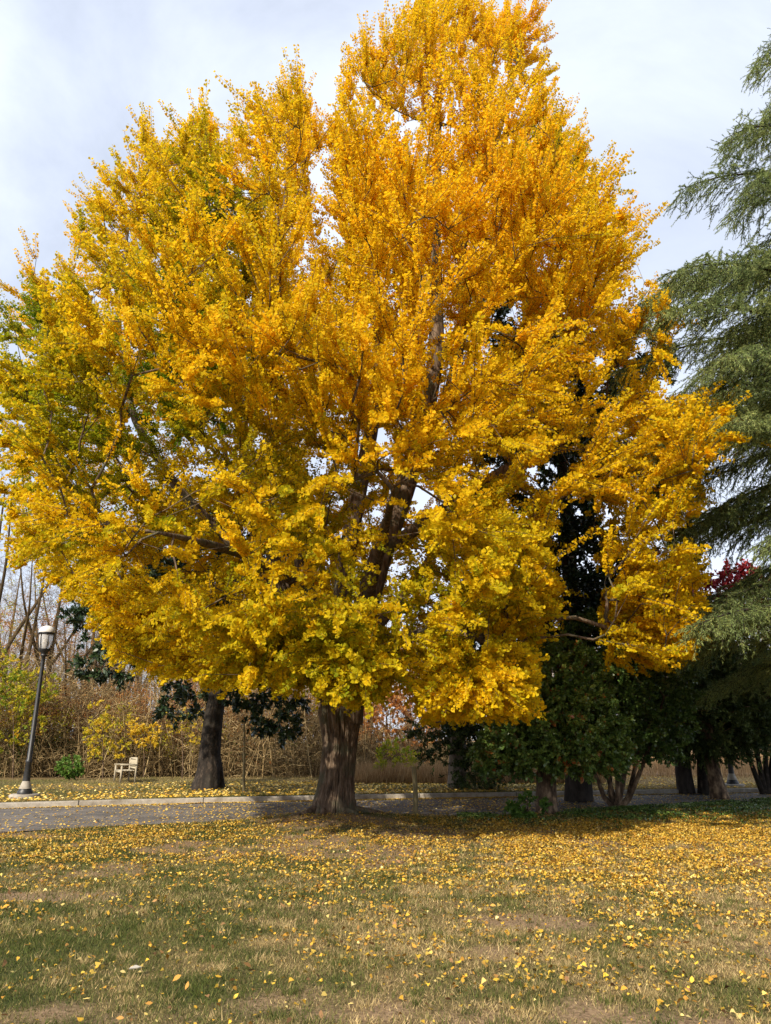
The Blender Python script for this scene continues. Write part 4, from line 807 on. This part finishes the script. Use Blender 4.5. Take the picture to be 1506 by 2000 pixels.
# dry tall grass at the edge of the wood and the tan field on the right
mb = MB(); n = 60000
px_ = R.uniform(640, 1620, n); yy = R.uniform(29, 33, n); yy += np.where(px_ > 1180, R.uniform(4, 26, n), 0); x_ = (px_ - 753) / 1428 * yy / 1.06
zz = np.full(n, KH)
blades(mb, x_, yy, zz, R.uniform(.25, 1.0, n) * np.where(px_ > 1180, 1.0, .85 + .35 * fbm(np.stack([x_, yy], -1) * .9, 66, 3)), np.full(n, .022), np.clip(R.normal(.66, .28, n), 0, 1), R.uniform(.6, 1.2, n), .22)
tag(mb.build('dry_grass', M['dry_grass']), 'tall dry russet grass along the wood and over the field at the right', 'grass', kind='stuff')
M['field'] = rough_mat('field_straw', [(0.3, (0.30, 0.18, 0.09)), (0.7, (0.55, 0.36, 0.19))], 3, bump=0.3)
fl = MB(); xx = np.linspace(6, 90, 40); yv = np.linspace(36, 140, 40); XX, YY = np.meshgrid(xx, yv)
ZZ = KH + 0.06 + np.clip((YY - 36) / 60, 0, 1) * 1.6 - 0.3 * np.clip((10 - XX) / 4, 0, 1); i = np.arange(39)[:, None] * 40; j = np.arange(39)[None]
fl.add(np.stack([XX.ravel(), YY.ravel(), ZZ.ravel()], -1), np.stack([i + j, i + j + 1, i + 41, i + 40 + j], -1).reshape(-1, 4) if False else np.stack([i + j, i + j + 1, i + 40 + j + 1, i + 40 + j], -1).reshape(-1, 4))
tag(fl.build('field', M['field'], smooth=True), 'straw coloured field rising behind the right hand trees', kind='structure')

# ------------------------------------------------------------------ lamps
def lamp(base, h, label, det=True):
    root = empty('street_lamp', base, label, 'lamp', 'park lamps')
    f = MB(); lathe(f, (0, 0, 0), [(0.0, .10), (.36, .10), (.40, .07), (.40, -.1)], 28); f.build('footing', M['concrete'], root)
    f = MB(); lathe(f, (0, 0, 0), [(.20, .10), (.20, .17), (.17, .20), (.165, .24)], 24); f.build('base', M['black_metal'], root, smooth=True)
    f = MB(); lathe(f, (0, 0, 0), [(.165, .24), (.15, .29), (.12, .38), (.098, .44)], 24); f.build('collar', M['concrete'], root, smooth=True)
    f = MB(); lathe(f, (0, 0, 0), [(.10, .44), (.075, .9), (.09, .93), (.09, .99), (.068, 1.02), (.052, h - 1.05), (.048, h - .92), (.09, h - .90), (.09, h - .86), (.06, h - .83)], 20); f.build('pole', M['black_metal'], root, smooth=True)
    f = MB(); lathe(f, (0, 0, 0), [(.055, h - .92), (.07, h - .84), (.13, h - .76), (.165, h - .72), (.165, h - .69)], 20)
    hd = f.build('lantern_holder', M['black_metal'], root, smooth=True)
    f = MB(); lathe(f, (0, 0, 0), [(.13, h - .69), (.175, h - .55), (.20, h - .35), (.195, h - .24)], 24); f.build('lantern_glass', M['glass'], root, smooth=True)
    f = MB(); lathe(f, (0, 0, 0), [(.035, h - .69), (.05, h - .62), (.075, h - .52), (.05, h - .42), (.0, h - .38)], 14); f.build('bulb', M['pale_metal'], root, smooth=True)
    f = MB()
    for k in range(6):
        a_ = k * math.pi / 3 + .2; c_ = np.array([math.cos(a_), math.sin(a_), 0]); tube(f, [c_ * .165 + [0, 0, h - .70], c_ * .20 + [0, 0, h - .5], c_ * .215 + [0, 0, h - .24]], .012, 6)
    lathe(f, (0, 0, 0), [(.205, h - .27), (.235, h - .25), (.235, h - .21), (.205, h - .20)], 24); f.build('cage', M['black_metal'], root)
    f = MB(); lathe(f, (0, 0, 0), [(.225, h - .21), (.225, h - .16), (.19, h - .08), (.11, h - .02), (.03, h)], 24); f.build('cap', M['pale_metal'], root, smooth=True)
    f = MB(); lathe(f, (0, 0, 0), [(.03, h - .01), (.03, h + .03), (.012, h + .05), (.0, h + .13)], 10); f.build('finial', M['black_metal'], root, smooth=True)
    return root
lb_ = G(47, 1558, KH); lamp(lb_, P(97, 1222, lb_[1])[2] - KH, 'black lamp post with a pale domed lantern on the grass at the left')
lb2 = G(1432, 1537, KH); lb2[2] = KH; lamp(lb2, 4.7, 'dark lamp post beyond the road, half hidden by the conifers at the right')

# ------------------------------------------------------------------ bench
bb = G(243, 1527, KH); bn = empty('garden_bench', bb, 'weathered slatted wooden bench on the grass before the brambles', 'bench', rz=math.radians(-60))
# local: x = length, faces -y
Lb = 1.25
for sx in (-1, 1):
    for yy_, hh_ in ((-.27, .62), (.27, .88)):
        f = MB(); box(f, (sx * (Lb / 2 - .03), yy_, hh_ / 2), (.06, .06, hh_)); f.build('leg', M['teak'], bn)
    f = MB(); box(f, (sx * (Lb / 2 - .03), -.02, .645), (.09, .62, .035)); f.build('armrest', M['teak'], bn)
f = MB()
for k in range(5): box(f, (0, -.25 + k * .115, .43), (Lb - .02, .09, .025))
box(f, (0, -.27, .385), (Lb - .12, .03, .06)); box(f, (0, .27, .385), (Lb - .12, .03, .06)); f.build('seat', M['teak'], bn)
f = MB(); box(f, (0, .285, .87), (Lb - .10, .035, .08)); box(f, (0, .285, .52), (Lb - .12, .03, .06))
for k in range(9): box(f, (-.5 + k * .125, .285, .69), (.085, .02, .28))
f.build('backrest', M['teak'], bn)

# ------------------------------------------------------------------ posts, scrap
def post(px, py, top, w, label, z0=0.0, name='wooden_post'):
    b = G(px, py, z0); h = P(px, top, b[1])[2] - z0; root = empty(name, b, label, 'post')
    f = MB(); zz = np.linspace(-.05, h, 9); tube(f, np.stack([.015 * np.sin(zz * 4), .01 * np.cos(zz * 3), zz], -1), w * (1 - .12 * zz / h), 10, cap=True); f.build('shaft', M['post_wood'], root, smooth=True)
    return root
pr = post(811, 1594, 1497, .06, 'short mossy wooden post beside the road right of the ginkgo trunk')
f = MB(); lathe(f, (0, 0, 0), [(.16, -.02), (.13, .06), (.05, .12)], 12); f.build('collar', M['post_wood'], pr)
b = G(477, 1549, KH)
foliage_tree('young_sapling', b, 'thin bare young tree on the bank between the magnolia and ginkgo trunks', 'tree',
    ([b - [0, 0, .1], P(476, 1500, b[1]), P(478, 1440, b[1]), P(477, 1400, b[1])], [.05, .04, .03, .01]), [E(478, 1440, b[1], 26, 50, .5), E(500, 1485, b[1], 40, 8, .4)],
    26, M['post_wood'], M['orange_leaf'], 'round', .06, 3, .2, .5, 1, .1, zmin=.9, tip_r=.005)
f = MB(); q = G(264, 1902); z_ = float(gh(np.array([q[0]]), np.array([q[1]]))[0]) + .05
f.add(np.array([[-.055, -.02, 0], [.03, -.035, .012], [.05, .02, .004], [-.01, .03, .018], [-.05, .02, .006]]) * 1.0, [[0, 1, 2, 3, 4]])
f.add(np.array([[-.055, -.02, -.006], [.03, -.035, .006], [.05, .02, -.002], [-.01, .03, .012], [-.05, .02, 0]]), [[4, 3, 2, 1, 0]])
f = f.build('paper_scrap', M['paper']); f.scale = (.8, .8, .8); f.location = (q[0], q[1], z_); tag(f, 'pale torn scrap lying in the foreground turf at the lower left', 'litter')
